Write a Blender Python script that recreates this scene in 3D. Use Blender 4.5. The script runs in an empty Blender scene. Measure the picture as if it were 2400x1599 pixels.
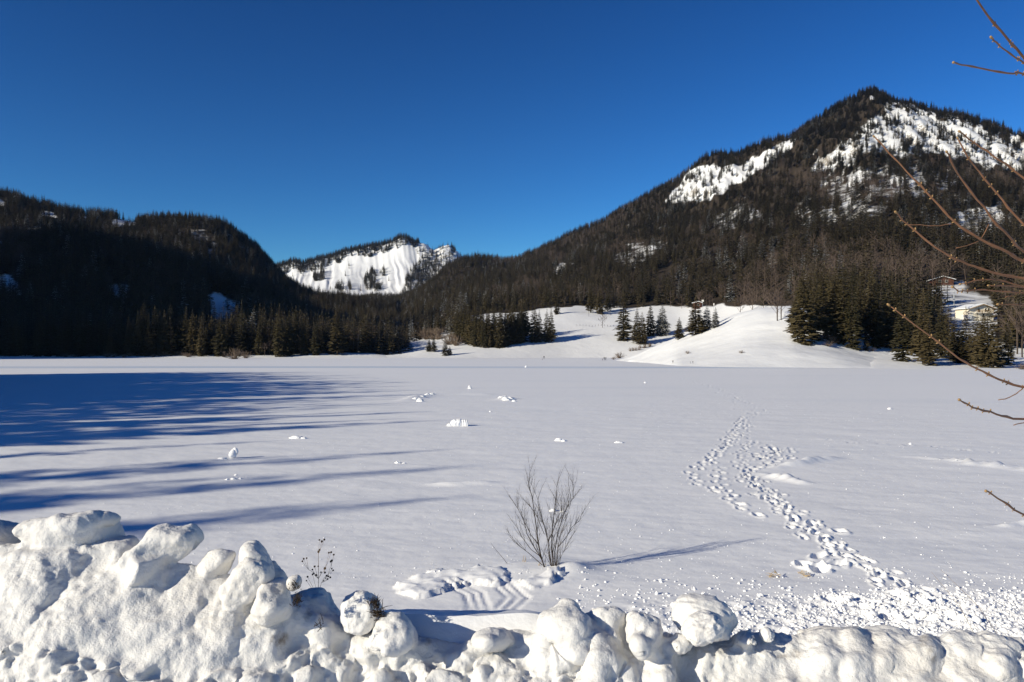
import bpy, bmesh, math, random
import numpy as np
from mathutils import Vector, Matrix
random.seed(7); RNG = np.random.default_rng(11)
scene = bpy.context.scene
C = scene.collection
R = math.radians
# ------------------------------------------------------------------ camera
F, HC, CX, HY = 1868.0, 4.0, 1200.0, 822.0       # focal length in photo pixels, eye height over the lake, centre column, horizon row
cam = bpy.data.cameras.new('camera'); camo = bpy.data.objects.new('camera', cam); C.objects.link(camo)
cam.sensor_fit = 'HORIZONTAL'; cam.sensor_width = 36; cam.lens = 36 * F / 2400
cam.shift_y = (HY - 799.5) / 2400
cam.clip_start = .05; cam.clip_end = 20000
camo.location = (0, 0, HC); camo.rotation_euler = (R(90), 0, 0)
scene.camera = camo
# ------------------------------------------------------------------ sky, sun, exposure
SUN_EL = R(20.5); LD = Vector((.862, .507, 0))                 # light travels to the right and away from the camera
SUN_AZ = math.atan2(-LD.x, -LD.y)
W = bpy.data.worlds.new('World'); scene.world = W; W.use_nodes = True
nt = W.node_tree; nt.nodes.clear()
sky = nt.nodes.new('ShaderNodeTexSky'); sky.sky_type = 'NISHITA'; sky.sun_disc = False
sky.sun_elevation = SUN_EL; sky.sun_rotation = SUN_AZ % (2 * math.pi)
sky.altitude = 1100; sky.air_density = 1.0; sky.dust_density = 0.0; sky.ozone_density = 3.5
hs = nt.nodes.new('ShaderNodeHueSaturation'); hs.inputs['Saturation'].default_value = 1.22; hs.inputs['Value'].default_value = 1.0
bg = nt.nodes.new('ShaderNodeBackground'); bg.inputs['Strength'].default_value = .08
wo = nt.nodes.new('ShaderNodeOutputWorld')
gm = nt.nodes.new('ShaderNodeGamma'); gm.inputs['Gamma'].default_value = 1.6
tn = nt.nodes.new('ShaderNodeMix'); tn.data_type = 'RGBA'; tn.blend_type = 'MULTIPLY'; tn.inputs[0].default_value = 1; tn.inputs[7].default_value = (.385, .42, .40, 1)
nt.links.new(sky.outputs[0], hs.inputs['Color']); nt.links.new(hs.outputs[0], gm.inputs[0]); nt.links.new(gm.outputs[0], tn.inputs[6]); nt.links.new(tn.outputs[2], bg.inputs[0]); nt.links.new(bg.outputs[0], wo.inputs[0])
sl = bpy.data.lights.new('sun', 'SUN'); sl.energy = 4.85; sl.angle = R(.53); sl.color = (1, .915, .73)
so = bpy.data.objects.new('sun', sl); C.objects.link(so)
ld = Vector((LD.x * math.cos(SUN_EL), LD.y * math.cos(SUN_EL), -math.sin(SUN_EL)))
so.rotation_euler = ld.to_track_quat('-Z', 'Y').to_euler(); so.location = (-60, -40, 60)
vs = scene.view_settings; vs.view_transform = 'Standard'; vs.look = 'None'; vs.gamma = 1; vs.use_curve_mapping = False
vs.exposure = .32
scene.cycles.max_bounces = 6; scene.cycles.diffuse_bounces = 3; scene.cycles.glossy_bounces = 2
scene.cycles.use_denoising = True
scene.cycles.caustics_reflective = False; scene.cycles.caustics_refractive = False

# ------------------------------------------------------------------ helpers
def P(px, py, Y):                                              # the point seen at a photo pixel, Y metres in front of the camera
    return Vector(((px - CX) / F * Y, Y, HC - (py - HY) / F * Y))
def lake_pt(px, py, z=0.0):
    return P(px, py, (HC - z) * F / (py - HY))

def _hash(ix, iy, iz, seed):
    h = (ix.astype(np.int64) * 374761393 + iy.astype(np.int64) * 668265263 + iz.astype(np.int64) * 2147483647 + seed * 1274126177) & 0xffffffff
    h = ((h ^ (h >> 13)) * 1274126177) & 0xffffffff
    h = ((h ^ (h >> 16)) * 2246822519) & 0xffffffff
    return ((h ^ (h >> 15)) & 0xffffff) / float(0xffffff)
def vnoise(x, y, z=None, seed=0):                              # smooth lattice noise, -1..1
    x = np.asarray(x, float); y = np.asarray(y, float)
    z = np.zeros_like(x) if z is None else np.asarray(z, float)
    x0, y0, z0 = np.floor(x), np.floor(y), np.floor(z)
    fx, fy, fz = x - x0, y - y0, z - z0
    fx, fy, fz = [t * t * t * (t * (t * 6 - 15) + 10) for t in (fx, fy, fz)]
    r = 0
    for dx in (0, 1):
        for dy in (0, 1):
            for dz in (0, 1):
                w = (fx if dx else 1 - fx) * (fy if dy else 1 - fy) * (fz if dz else 1 - fz)
                r = r + w * _hash(x0 + dx, y0 + dy, z0 + dz, seed)
    return r * 2 - 1
def fbm(x, y, z=None, o=4, seed=0, gain=.5):
    a, t, n = 1.0, 0, 0
    for k in range(o):
        f = 2.03 ** k
        t = t + a * vnoise(x * f + 7.3 * k, y * f - 3.1 * k, None if z is None else z * f + 1.7 * k, seed + k); n += a; a *= gain
    return t / n
def sstep(a, b, x):
    t = np.clip((x - a) / (b - a), 0, 1); return t * t * (3 - 2 * t)

def mesh_np(name, V, Fq, smooth=True):                         # verts (n,3) and faces (m,3|4) -> mesh
    me = bpy.data.meshes.new(name); V = np.asarray(V, np.float32); Fq = np.asarray(Fq, np.int32)
    k = Fq.shape[1]
    me.vertices.add(len(V)); me.vertices.foreach_set('co', V.ravel())
    me.loops.add(Fq.size); me.loops.foreach_set('vertex_index', Fq.ravel())
    me.polygons.add(len(Fq)); me.polygons.foreach_set('loop_start', np.arange(0, Fq.size, k, dtype=np.int32))
    me.polygons.foreach_set('use_smooth', np.full(len(Fq), smooth, bool))
    me.update(calc_edges=True); me.validate()
    return me
def grid_faces(nc, nr):
    i = np.arange(nc * nr).reshape(nc, nr)
    return np.stack([i[:-1, :-1], i[1:, :-1], i[1:, 1:], i[:-1, 1:]], -1).reshape(-1, 4)
def link(name, me, mat=None, parent=None):
    o = bpy.data.objects.new(name, me); C.objects.link(o)
    if mat is not None:
        if me.materials: me.materials[0] = mat
        else: me.materials.append(mat)
    if parent is not None: o.parent = parent
    return o
def tag(o, label=None, cat=None, group=None, kind=None):
    for k, v in (('label', label), ('category', cat), ('group', group), ('kind', kind)):
        if v: o[k] = v
    return o
def thing(name, label, cat, loc=(0, 0, 0), rz=0, group=None):
    o = bpy.data.objects.new(name, None); C.objects.link(o); o.empty_display_size = .2
    o.location = loc; o.rotation_euler = (0, 0, rz)
    return tag(o, label, cat, group)

class MB:                                                      # collects shapes for one mesh
    def __init__(s): s.v, s.f = [], []
    def quad(s, pts):
        b = len(s.v); s.v += [tuple(p) for p in pts]; s.f.append(tuple(range(b, b + len(pts))))
    def box(s, c, d, rz=0):
        b = len(s.v); cs, sn = math.cos(rz), math.sin(rz)
        for z in (-1, 1):
            for y in (-1, 1):
                for x in (-1, 1):
                    X, Y_ = x * d[0] / 2, y * d[1] / 2
                    s.v.append((c[0] + X * cs - Y_ * sn, c[1] + X * sn + Y_ * cs, c[2] + z * d[2] / 2))
        for f in ((0, 2, 3, 1), (4, 5, 7, 6), (0, 1, 5, 4), (2, 6, 7, 3), (0, 4, 6, 2), (1, 3, 7, 5)): s.f.append(tuple(b + i for i in f))
    def tube(s, pts, rad, n=5, cap=True):
        pts = [Vector(p) for p in pts]; rings = []
        up = Vector((.31, .17, .93))
        for i, p in enumerate(pts):
            t = (pts[min(i + 1, len(pts) - 1)] - pts[max(i - 1, 0)]).normalized()
            a = t.cross(up)
            if a.length < 1e-3: a = t.cross(Vector((1, 0, 0)))
            a.normalize(); b = t.cross(a)
            r = rad[i] if hasattr(rad, '__len__') else rad
            base = len(s.v)
            for k in range(n):
                q = 2 * math.pi * k / n
                s.v.append(tuple(p + (a * math.cos(q) + b * math.sin(q)) * r))
            rings.append(base)
        for r0, r1 in zip(rings[:-1], rings[1:]):
            for k in range(n): s.f.append((r0 + k, r0 + (k + 1) % n, r1 + (k + 1) % n, r1 + k))
        if cap:
            s.f.append(tuple(rings[0] + k for k in range(n))[::-1]); s.f.append(tuple(rings[-1] + k for k in range(n)))
    def mesh(s, name, smooth=True):
        me = bpy.data.meshes.new(name); me.from_pydata(s.v, [], s.f)
        if smooth: me.polygons.foreach_set('use_smooth', [True] * len(me.polygons))
        me.update(); return me
    def build(s, name, mat, parent=None, smooth=True):
        return link(name, s.mesh(name, smooth), mat, parent)

# ------------------------------------------------------------------ materials
def newmat(name):
    m = bpy.data.materials.new(name); m.use_nodes = True; n = m.node_tree
    b = n.nodes['Principled BSDF']
    return m, n, b
def N(n, t, **kw):
    x = n.nodes.new('ShaderNode' + t)
    for k, v in kw.items():
        if k in x.inputs: x.inputs[k].default_value = v
        else: setattr(x, k, v)
    return x
def ramp(n, src, a, b, ca=(0, 0, 0, 1), cb=(1, 1, 1, 1)):
    r = n.nodes.new('ShaderNodeValToRGB'); e = r.color_ramp.elements
    e[0].position, e[1].position, e[0].color, e[1].color = a, b, ca, cb
    n.links.new(src, r.inputs[0]); return r.outputs[0]
def noise_tex(n, scale, detail=4, rough=.55, vec=None):
    t = N(n, 'TexNoise'); t.inputs['Scale'].default_value = scale; t.inputs['Detail'].default_value = detail; t.inputs['Roughness'].default_value = rough
    if vec is None:
        g = n.nodes.get('geo') or N(n, 'NewGeometry'); g.name = 'geo'; vec = g.outputs['Position']
    n.links.new(vec, t.inputs['Vector']); return t.outputs['Fac']
def mixc(n, fac, a, b):
    m = n.nodes.new('ShaderNodeMix'); m.data_type = 'RGBA'
    for s, v in ((0, fac), (6, a), (7, b)):
        if hasattr(v, 'links') or isinstance(v, bpy.types.NodeSocket): n.links.new(v, m.inputs[s])
        else: m.inputs[s].default_value = v if s == 0 else (*v, 1) if len(v) == 3 else v
    return m.outputs[2]
def mathn(n, op, a, b=None):
    m = n.nodes.new('ShaderNodeMath'); m.operation = op
    for s, v in ((0, a), (1, b)):
        if v is None: continue
        if isinstance(v, bpy.types.NodeSocket): n.links.new(v, m.inputs[s])
        else: m.inputs[s].default_value = v
    return m.outputs[0]
def bump(n, b, heights, prev=None):
    last = prev
    for h, dist in heights:
        k = N(n, 'Bump'); k.inputs['Strength'].default_value = 1; k.inputs['Distance'].default_value = dist
        n.links.new(h, k.inputs['Height'])
        if last is not None: n.links.new(last, k.inputs['Normal'])
        last = k.outputs[0]
    n.links.new(last, b.inputs['Normal']); return last
def plain(name, col, rough=.7, var=.15, scale=8.0):
    m, n, b = newmat(name); t = noise_tex(n, scale)
    c = mixc(n, t, tuple(x * (1 - var) for x in col), tuple(min(1, x * (1 + var)) for x in col))
    n.links.new(c, b.inputs['Base Color']); b.inputs['Roughness'].default_value = rough; b.inputs['Specular IOR Level'].default_value = .25
    return m
SNOWC = (.87, .88, .89)
def snow_mat(name, heights, dirt=None, tone=(1, 1, 1)):
    m, n, b = newmat(name); b.inputs['Roughness'].default_value = .55; b.inputs['Specular IOR Level'].default_value = .22
    col = mixc(n, noise_tex(n, .9, 3), tuple(a * b_ for a, b_ in zip((.845, .855, .87), tone)), tuple(a * b_ for a, b_ in zip((.885, .89, .895), tone)))
    if dirt:
        d = ramp(n, noise_tex(n, dirt[0], 5, .62), dirt[1], dirt[2])
        col = mixc(n, mathn(n, 'MULTIPLY', d, dirt[4]), col, dirt[3])
    n.links.new(col, b.inputs['Base Color'])
    bump(n, b, [(noise_tex(n, s, 4, r), d) for s, r, d in heights])
    return m
M_LAKE = snow_mat('snow_lake', [(.35, .55, .05), (1.6, .6, .015), (9, .6, .005), (60, .7, .0018)])
def grey_bands(m):                                              # blue-grey bands mixed into the lake snow colour
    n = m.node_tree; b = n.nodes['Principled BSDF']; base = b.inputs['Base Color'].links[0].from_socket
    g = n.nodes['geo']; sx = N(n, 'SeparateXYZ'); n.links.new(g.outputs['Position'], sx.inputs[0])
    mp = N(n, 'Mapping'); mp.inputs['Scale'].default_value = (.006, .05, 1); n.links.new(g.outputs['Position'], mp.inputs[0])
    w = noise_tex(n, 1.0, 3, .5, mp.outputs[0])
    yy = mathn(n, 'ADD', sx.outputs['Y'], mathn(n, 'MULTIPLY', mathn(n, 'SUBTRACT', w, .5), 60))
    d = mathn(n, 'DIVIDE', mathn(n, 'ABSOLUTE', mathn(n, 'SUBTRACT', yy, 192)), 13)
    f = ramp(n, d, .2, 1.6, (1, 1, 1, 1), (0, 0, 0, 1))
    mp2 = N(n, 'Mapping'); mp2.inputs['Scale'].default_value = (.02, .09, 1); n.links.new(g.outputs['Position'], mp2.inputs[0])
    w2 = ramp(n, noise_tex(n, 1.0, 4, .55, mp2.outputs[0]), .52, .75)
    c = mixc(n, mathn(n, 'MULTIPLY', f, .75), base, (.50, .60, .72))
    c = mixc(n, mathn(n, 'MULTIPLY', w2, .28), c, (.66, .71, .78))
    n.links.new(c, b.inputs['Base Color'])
grey_bands(M_LAKE)
M_HILLSNOW = snow_mat('snow_hill', [(.08, .55, .6), (.8, .6, .06)], tone=(.95, .95, .94))
M_BANK = snow_mat('snow_bank', [(7, .6, .014), (34, .65, .008), (110, .65, .0026)], dirt=(1.6, .50, .80, (.56, .50, .41), .42), tone=(.80, .785, .76))
M_LUMP = snow_mat('snow_lump', [(9, .6, .014), (60, .6, .004)])

def add_dirt(m, col):                                          # stains kept as a point attribute
    n = m.node_tree; b = n.nodes['Principled BSDF']; base = b.inputs['Base Color'].links[0].from_socket
    a = N(n, 'Attribute'); a.attribute_name = 'dirt'
    f = ramp(n, mathn(n, 'MULTIPLY', a.outputs['Fac'], noise_tex(n, 16, 6, .7)), .30, .62)
    n.links.new(mixc(n, f, base, col), b.inputs['Base Color'])
add_dirt(M_BANK, (.20, .145, .09))
def terrain_mat(name, rockc, floorc, scale):
    m, n, b = newmat(name); b.inputs['Roughness'].default_value = .75; b.inputs['Specular IOR Level'].default_value = .1
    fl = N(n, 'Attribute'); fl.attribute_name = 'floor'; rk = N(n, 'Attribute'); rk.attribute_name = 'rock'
    n1 = noise_tex(n, scale, 6, .65); n2 = noise_tex(n, scale * .23, 5, .6)
    snow = (.78, .785, .79)
    rcol = mixc(n, n1, tuple(c * .55 for c in rockc), tuple(c * 1.35 for c in rockc))
    fr = ramp(n, mathn(n, 'ADD', rk.outputs['Fac'], mathn(n, 'MULTIPLY', mathn(n, 'SUBTRACT', n1, .5), .9)), .46, .58)
    c = mixc(n, fr, snow, rcol)
    ff = ramp(n, mathn(n, 'ADD', fl.outputs['Fac'], mathn(n, 'MULTIPLY', mathn(n, 'SUBTRACT', n2, .5), .7)), .40, .62)  # wooded ground: duff brown, its darkness also standing in for shaded snow
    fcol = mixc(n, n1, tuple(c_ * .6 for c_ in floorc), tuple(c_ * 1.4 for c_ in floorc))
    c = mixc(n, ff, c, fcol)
    n.links.new(c, b.inputs['Base Color'])
    bump(n, b, [(n2, .5), (n1, .12)])
    return m
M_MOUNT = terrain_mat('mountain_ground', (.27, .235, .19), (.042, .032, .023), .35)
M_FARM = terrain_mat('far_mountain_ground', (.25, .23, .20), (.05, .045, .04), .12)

def needle_mat(name, a, b_, snow):
    m, n, b = newmat(name); b.inputs['Roughness'].default_value = .65; b.inputs['Specular IOR Level'].default_value = .15
    oi = N(n, 'ObjectInfo'); g = N(n, 'NewGeometry'); g.name = 'geo'
    t = noise_tex(n, 1.1, 3)
    col = mixc(n, oi.outputs['Random'], a, b_)
    col = mixc(n, mathn(n, 'MULTIPLY', t, .5), col, tuple(c * .45 for c in a))
    sx = N(n, 'SeparateXYZ'); n.links.new(g.outputs['True Normal'], sx.inputs[0])
    up = mathn(n, 'ABSOLUTE', sx.outputs['Z'])
    sf = ramp(n, mathn(n, 'MULTIPLY', up, noise_tex(n, 2.3, 4, .7)), snow, snow + .07)
    col = mixc(n, sf, col, (.72, .74, .76))
    n.links.new(col, b.inputs['Base Color']); return m
M_NEEDLE = needle_mat('spruce_needles', (.052, .046, .023), (.118, .090, .044), .60)
M_NEEDLEW = needle_mat('snowy_needles', (.046, .042, .024), (.080, .066, .036), .47)
M_BARK = plain('bark', (.065, .05, .038), .85, .3, 3)
M_TWIG = plain('bare_twigs', (.108, .078, .062), .8, .3, .6)
M_BUSH = plain('bush_bark', (.050, .038, .029), .8, .3, 6)
M_BRANCH = plain('branch_bark', (.23, .115, .060), .55, .5, 40)
M_BUD = plain('bud', (.34, .21, .09), .5, .3, 60)
M_SEED = plain('seed_head', (.055, .034, .022), .85, .4, 90)
M_STALK = plain('dry_stalk', (.19, .125, .075), .8, .3, 20)
M_STRAW = plain('straw', (.50, .38, .22), .8, .3, 20)
# ------------------------------------------------------------------ terrain
def pchip(V, s):                                               # monotone cubic over integer knots, V (n,K) -> (n,len(s))
    V = np.asarray(V, float); K = V.shape[1]; d = np.diff(V, axis=1)
    m = np.zeros_like(V); a, b = d[:, :-1], d[:, 1:]
    ok = a * b > 0; m[:, 1:-1][ok] = (2 * a * b / (a + b + 1e-12))[ok]
    m[:, 0], m[:, -1] = d[:, 0], d[:, -1]
    k = np.clip(np.floor(s).astype(int), 0, K - 2); t = s - k
    h0, h1 = 2 * t**3 - 3 * t**2 + 1, t**3 - 2 * t**2 + t; h2, h3 = -2 * t**3 + 3 * t**2, t**3 - t**2
    return h0 * V[:, k] + h1 * m[:, k] + h2 * V[:, k + 1] + h3 * m[:, k + 1]
PATCHES = []
class Patch:
    """terrain sheet: px columns, each with knots (distance, row); rows between knots are interpolated"""
    def __init__(s, cols, px, nseg, ridge=None, rk=None, relief=None, shore=False):
        cp = sorted(cols); K = len(cols[cp[0]]); s.K = K
        Yk = np.array([[cols[c][k][0] for k in range(K)] for c in cp], float)
        Rk = np.array([[cols[c][k][1] for k in range(K)] for c in cp], float)
        s.px = np.asarray(px, float)
        Y = np.stack([np.interp(s.px, cp, Yk[:, k]) for k in range(K)], 1); Rw = np.stack([np.interp(s.px, cp, Rk[:, k]) for k in range(K)], 1)
        # soften the joins between the control columns
        ker = np.hanning(15); ker /= ker.sum()
        for A in (Y, Rw):
            for k in range(K): A[:, k] = np.convolve(np.pad(A[:, k], 7, mode='edge'), ker, 'valid')
        if ridge: Rw[:, rk] = np.interp(s.px, [r[0] for r in ridge], [r[1] for r in ridge])
        Z = HC - (Rw - HY) / F * Y
        if shore: Z[:, 0] = -.5
        sv = np.concatenate([np.linspace(k, k + 1, n, endpoint=False) for k, n in enumerate(nseg)] + [[K - 1]])
        s.s = sv; s.Y = pchip(Y, sv); s.Z = pchip(Z, sv); s.X = (s.px[:, None] - CX) / F * s.Y
        if relief: s.Z = s.Z + relief(s, s.X, s.Y, s.s[None, :])
        PATCHES.append(s)
    def rows(s): return HY - (s.Z - HC) / s.Y * F
    def cols_px(s): return np.broadcast_to(s.px[:, None], s.X.shape)
    def slope(s):
        P3 = np.stack([s.X, s.Y, s.Z], -1); a = np.gradient(P3, axis=0); b = np.gradient(P3, axis=1)
        n = np.cross(a, b); n /= np.linalg.norm(n, axis=-1, keepdims=True) + 1e-9
        return np.abs(n[..., 2])
    def build(s, name, mat, floor=None, rock=None):
        me = mesh_np(name, np.stack([s.X, s.Y, s.Z], -1).reshape(-1, 3), grid_faces(*s.X.shape))
        def soft(a):
            for _ in range(2):
                q = np.pad(a, 1, mode='edge'); a = (q[:-2, 1:-1] + q[2:, 1:-1] + q[1:-1, :-2] + q[1:-1, 2:] + 2 * q[1:-1, 1:-1]) / 6
            return a
        for nm, a in (('floor', floor), ('rock', rock)):
            if a is not None: a = soft(np.asarray(a, float))
            at = me.attributes.new(nm, 'FLOAT', 'POINT')
            at.data.foreach_set('value', (np.zeros(s.X.size) if a is None else np.asarray(a)).astype(np.float32).ravel())
        return tag(link(name, me, mat), kind='structure')
    def sample(s, n, dens):                                    # n random spots, uneven by dens (a grid of weights) and by true area
        P3 = np.stack([s.X, s.Y, s.Z], -1)
        a = P3[1:, :-1] - P3[:-1, :-1]; b = P3[:-1, 1:] - P3[:-1, :-1]
        area = np.linalg.norm(np.cross(a, b), axis=-1)
        w = (area * (dens[:-1, :-1] + dens[1:, 1:]) / 2).ravel(); cum = np.cumsum(w)
        idx = np.searchsorted(cum, RNG.random(n) * cum[-1]); idx = np.clip(idx, 0, len(w) - 1)
        ci, ri = np.divmod(idx, s.X.shape[1] - 1); u, v = RNG.random(n), RNG.random(n)
        g = lambda A: (A[ci, ri] * (1 - u) * (1 - v) + A[ci + 1, ri] * u * (1 - v) + A[ci, ri + 1] * (1 - u) * v + A[ci + 1, ri + 1] * u * v)
        return np.stack([g(s.X), g(s.Y), g(s.Z)], -1)
    def hit(s, px, py):                                        # first point of this sheet on the line of sight
        if px < s.px[0] or px > s.px[-1]: return None
        c = np.interp(px, s.px, np.arange(len(s.px))); i = int(min(c, len(s.px) - 2)); u = c - i
        Y = s.Y[i] * (1 - u) + s.Y[i + 1] * u; Z = s.Z[i] * (1 - u) + s.Z[i + 1] * u
        r = HY - (Z - HC) / Y * F
        k = np.nonzero((r[:-1] > py) & (r[1:] <= py))[0]
        if not len(k): return None
        k = k[0]; t = (r[k] - py) / (r[k] - r[k + 1] + 1e-9)
        Yh = Y[k] * (1 - t) + Y[k + 1] * t; Zh = Z[k] * (1 - t) + Z[k + 1] * t
        return (Yh, Zh)
def place(px, py, only=None):
    best = None
    for p in (only or PATCHES):
        h = p.hit(px, py)
        if h and h[1] > -.2 and (best is None or h[0] < best[0]): best = h
    yl = HC * F / (py - HY) if py > HY + 2 else None
    if yl and (best is None or yl < best[0]): best = (yl, 0.0)
    if best is None: best = (420, 0)
    return Vector(((px - CX) / F * best[0], best[0], best[1]))
def inpoly(poly, x, y):
    r = np.zeros(np.shape(x), bool); j = len(poly) - 1
    for i in range(len(poly)):
        (xi, yi), (xj, yj) = poly[i], poly[j]
        c = ((yi > y) != (yj > y)) & (x < (xj - xi) * (y - yi) / (yj - yi + 1e-12) + xi); r ^= c; j = i
    return r
def mask(polys, x, y, jit=6, seed=5):
    xx = x + jit * fbm(x / 14, y / 14, o=3, seed=seed); yy = y + jit * fbm(x / 14 + 31, y / 14, o=3, seed=seed + 9)
    m = np.zeros(np.shape(x), bool)
    for p in polys: m |= inpoly(p, xx, yy)
    return m

# --- mountain on the right, its foot meadow and the wooded saddle
colsR = {
 760: [(430, 836), (560, 815), (750, 796), (950, 770), (1120, 745), (1300, 716), (1700, 716)],
 860: [(430, 836), (560, 813), (740, 792), (930, 766), (1100, 740), (1320, 712), (1700, 708)],
 930: [(430, 836), (540, 811), (700, 788), (900, 762), (1100, 735), (1350, 714), (1700, 704)],
 985: [(430, 836), (520, 805), (680, 775), (900, 735), (1150, 705), (1450, 684), (1750, 690)],
 1084: [(430, 836), (500, 801), (620, 742), (850, 705), (1150, 660), (1500, 618), (1800, 650)],
 1214: [(440, 837), (520, 776), (620, 731), (850, 692), (1150, 650), (1500, 612), (1800, 640)],
 1326: [(450, 837), (530, 770), (620, 718), (830, 672), (1100, 620), (1450, 562), (1750, 590)],
 1428: [(450, 839), (525, 772), (620, 722), (800, 658), (1080, 585), (1430, 516), (1750, 560)],
 1591: [(430, 842), (520, 775), (600, 718), (760, 640), (1050, 535), (1400, 424), (1700, 470)],
 1693: [(390, 845), (470, 780), (560, 717), (740, 612), (1020, 492), (1380, 378), (1700, 430)],
 1856: [(300, 848), (360, 790), (430, 722), (600, 610), (950, 460), (1330, 322), (1650, 390)],
 1960: [(210, 862), (262, 815), (330, 720), (560, 600), (920, 425), (1310, 255), (1650, 340)],
 2040: [(170, 872), (218, 828), (285, 745), (520, 595), (900, 400), (1300, 222), (1650, 320)],
 2193: [(165, 873), (208, 840), (290, 742), (520, 592), (900, 412), (1280, 276), (1650, 350)],
 2400: [(155, 876), (200, 848), (300, 735), (520, 600), (880, 440), (1250, 334), (1650, 400)],
 2900: [(140, 880), (190, 850), (300, 740), (500, 620), (840, 500), (1200, 400), (1600, 460)],
 3600: [(120, 890), (180, 850), (280, 740), (480, 640), (800, 560), (1100, 480), (1500, 520)]}
ridgeR = [(760, 716), (860, 712), (930, 714), (985, 686), (1040, 640), (1084, 616), (1120, 607), (1150, 615), (1214, 612), (1265, 591), (1326, 561), (1428, 515), (1510, 470), (1591, 424), (1625, 396), (1652, 381),
  (1693, 376), (1734, 372), (1795, 347), (1856, 321), (1918, 286), (1979, 256), (2008, 246), (2028, 236), (2040, 231), (2056, 234), (2072, 242), (2091, 252), (2132, 256), (2193, 276), (2275, 294), (2346, 314), (2400, 332), (2900, 400), (3600, 480)]
def reliefR(p, X, Y, s):
    up = sstep(2.1, 3.2, s) * (1 - .55 * sstep(4.6, 5, s) * (s < 5.01))
    g = 1 - np.abs(fbm(X / 75 + .35 * fbm(X / 200, Y / 200, seed=3), Y / 320, o=4, seed=21)) * 2
    rough = sstep(1480, 1650, p.px[:, None]) * sstep(3.6, 4.4, s)
    low = fbm(X / 45, Y / 45, o=3, seed=8) * 1.1 * sstep(.05, .5, s) * (1 - up)
    return up * (13 * g - 6 + 5 * fbm(X / 30, Y / 60, o=3, seed=33)) * (.55 + .3 * rough) + rough * 9 * (1 - 2 * np.abs(fbm(X / 22, Y / 90, o=4, seed=44))) * up + low
pxR = np.unique(np.concatenate([np.arange(760, 2420, 4.5), np.arange(2420, 3601, 24)]))
TR = Patch(colsR, pxR, [10, 14, 18, 40, 60, 60, 8], ridgeR, 5, reliefR, True)
rowR, pcR = TR.rows(), TR.cols_px()
SR = np.broadcast_to(TR.s[None, :], TR.X.shape)
edge = 2.0 + .05 * fbm(pcR / 40, pcR * 0, seed=4)
meadow = (SR < edge) & (pcR > 1095) & (pcR < 1905)
valley = (SR < 1.25) & (pcR <= 1095)
snow_polys = [
  [(1555, 470), (1590, 440), (1610, 405), (1640, 388), (1690, 392), (1740, 385), (1800, 352), (1850, 330), (1868, 324), (1856, 342), (1800, 386), (1745, 418), (1700, 452), (1650, 466), (1600, 474)],
  [(2238, 545), (2280, 505), (2320, 490), (2338, 520), (2290, 545), (2262, 575)], [(2070, 428), (2110, 420), (2140, 428), (2120, 438)],
  [(1290, 640), (1330, 610), (1350, 614), (1310, 646)] ]
half_polys = [[(1900, 400), (1940, 360), (1985, 320), (2030, 285), (2075, 262), (2090, 236), (2125, 240), (2200, 272), (2280, 290), (2420, 330), (2700, 370), (2700, 440), (2420, 405), (2330, 395), (2230, 362), (2150, 358), (2040, 352), (2000, 372), (1960, 395), (1905, 405)],
  [(2200, 520), (2260, 480), (2350, 480), (2370, 540), (2280, 560)], [(2180, 668), (2250, 660), (2335, 700), (2340, 765), (2230, 765), (2195, 720)]]
soft_polys = [[(1850, 500), (1950, 470), (2080, 470), (2060, 520), (1900, 530)], [(1420, 600), (1520, 560), (1560, 580), (1480, 640)], [(1650, 500), (1760, 470), (1800, 520), (1690, 540)], [(1900, 420), (2060, 380), (2260, 400), (2240, 450), (1960, 470)]]
snowM = mask(snow_polys, pcR, rowR, 9); halfM = mask(half_polys, pcR, rowR, 26); softM = mask(soft_polys, pcR, rowR, 22) & ~halfM
nz = TR.slope()
clump = fbm(TR.X / 26, TR.Y / 26, o=3, seed=61)
densR = np.ones_like(TR.X)
stk = fbm(pcR / 7 + rowR / 22, rowR / 26, o=3, seed=90)
densR = np.where(halfM, np.clip(.55 + 2.4 * stk + .5 * clump, .14, 1.5), densR); densR = np.where(softM, np.clip(.8 + 1.2 * stk, .3, 1), densR)
densR = np.where(snowM, np.clip(.10 + 1.5 * stk, .05, .9), densR)
densR[meadow | valley] = 0
densR[np.hypot(pcR - 2043, (rowR - 232) * 1.3) < 9] = 0
chaletM = mask([[(2222, 690), (2270, 670), (2325, 690), (2336, 860), (2222, 860)]], pcR, rowR, 8)
densR[chaletM] = 0
densR[(SR < 1.25)] = 0
densR *= np.clip(.85 + .6 * clump, .35, 1.4)
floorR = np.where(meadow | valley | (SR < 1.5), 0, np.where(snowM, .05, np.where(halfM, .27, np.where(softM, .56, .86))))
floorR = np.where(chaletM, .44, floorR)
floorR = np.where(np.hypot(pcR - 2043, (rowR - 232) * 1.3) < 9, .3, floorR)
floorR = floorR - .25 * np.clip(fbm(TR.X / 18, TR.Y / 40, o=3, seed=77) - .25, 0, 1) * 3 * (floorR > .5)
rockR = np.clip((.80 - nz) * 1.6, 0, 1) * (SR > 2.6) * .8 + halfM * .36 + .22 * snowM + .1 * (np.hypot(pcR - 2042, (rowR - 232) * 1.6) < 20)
TR.build('mountain_right', M_MOUNT, floorR, rockR)

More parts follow.
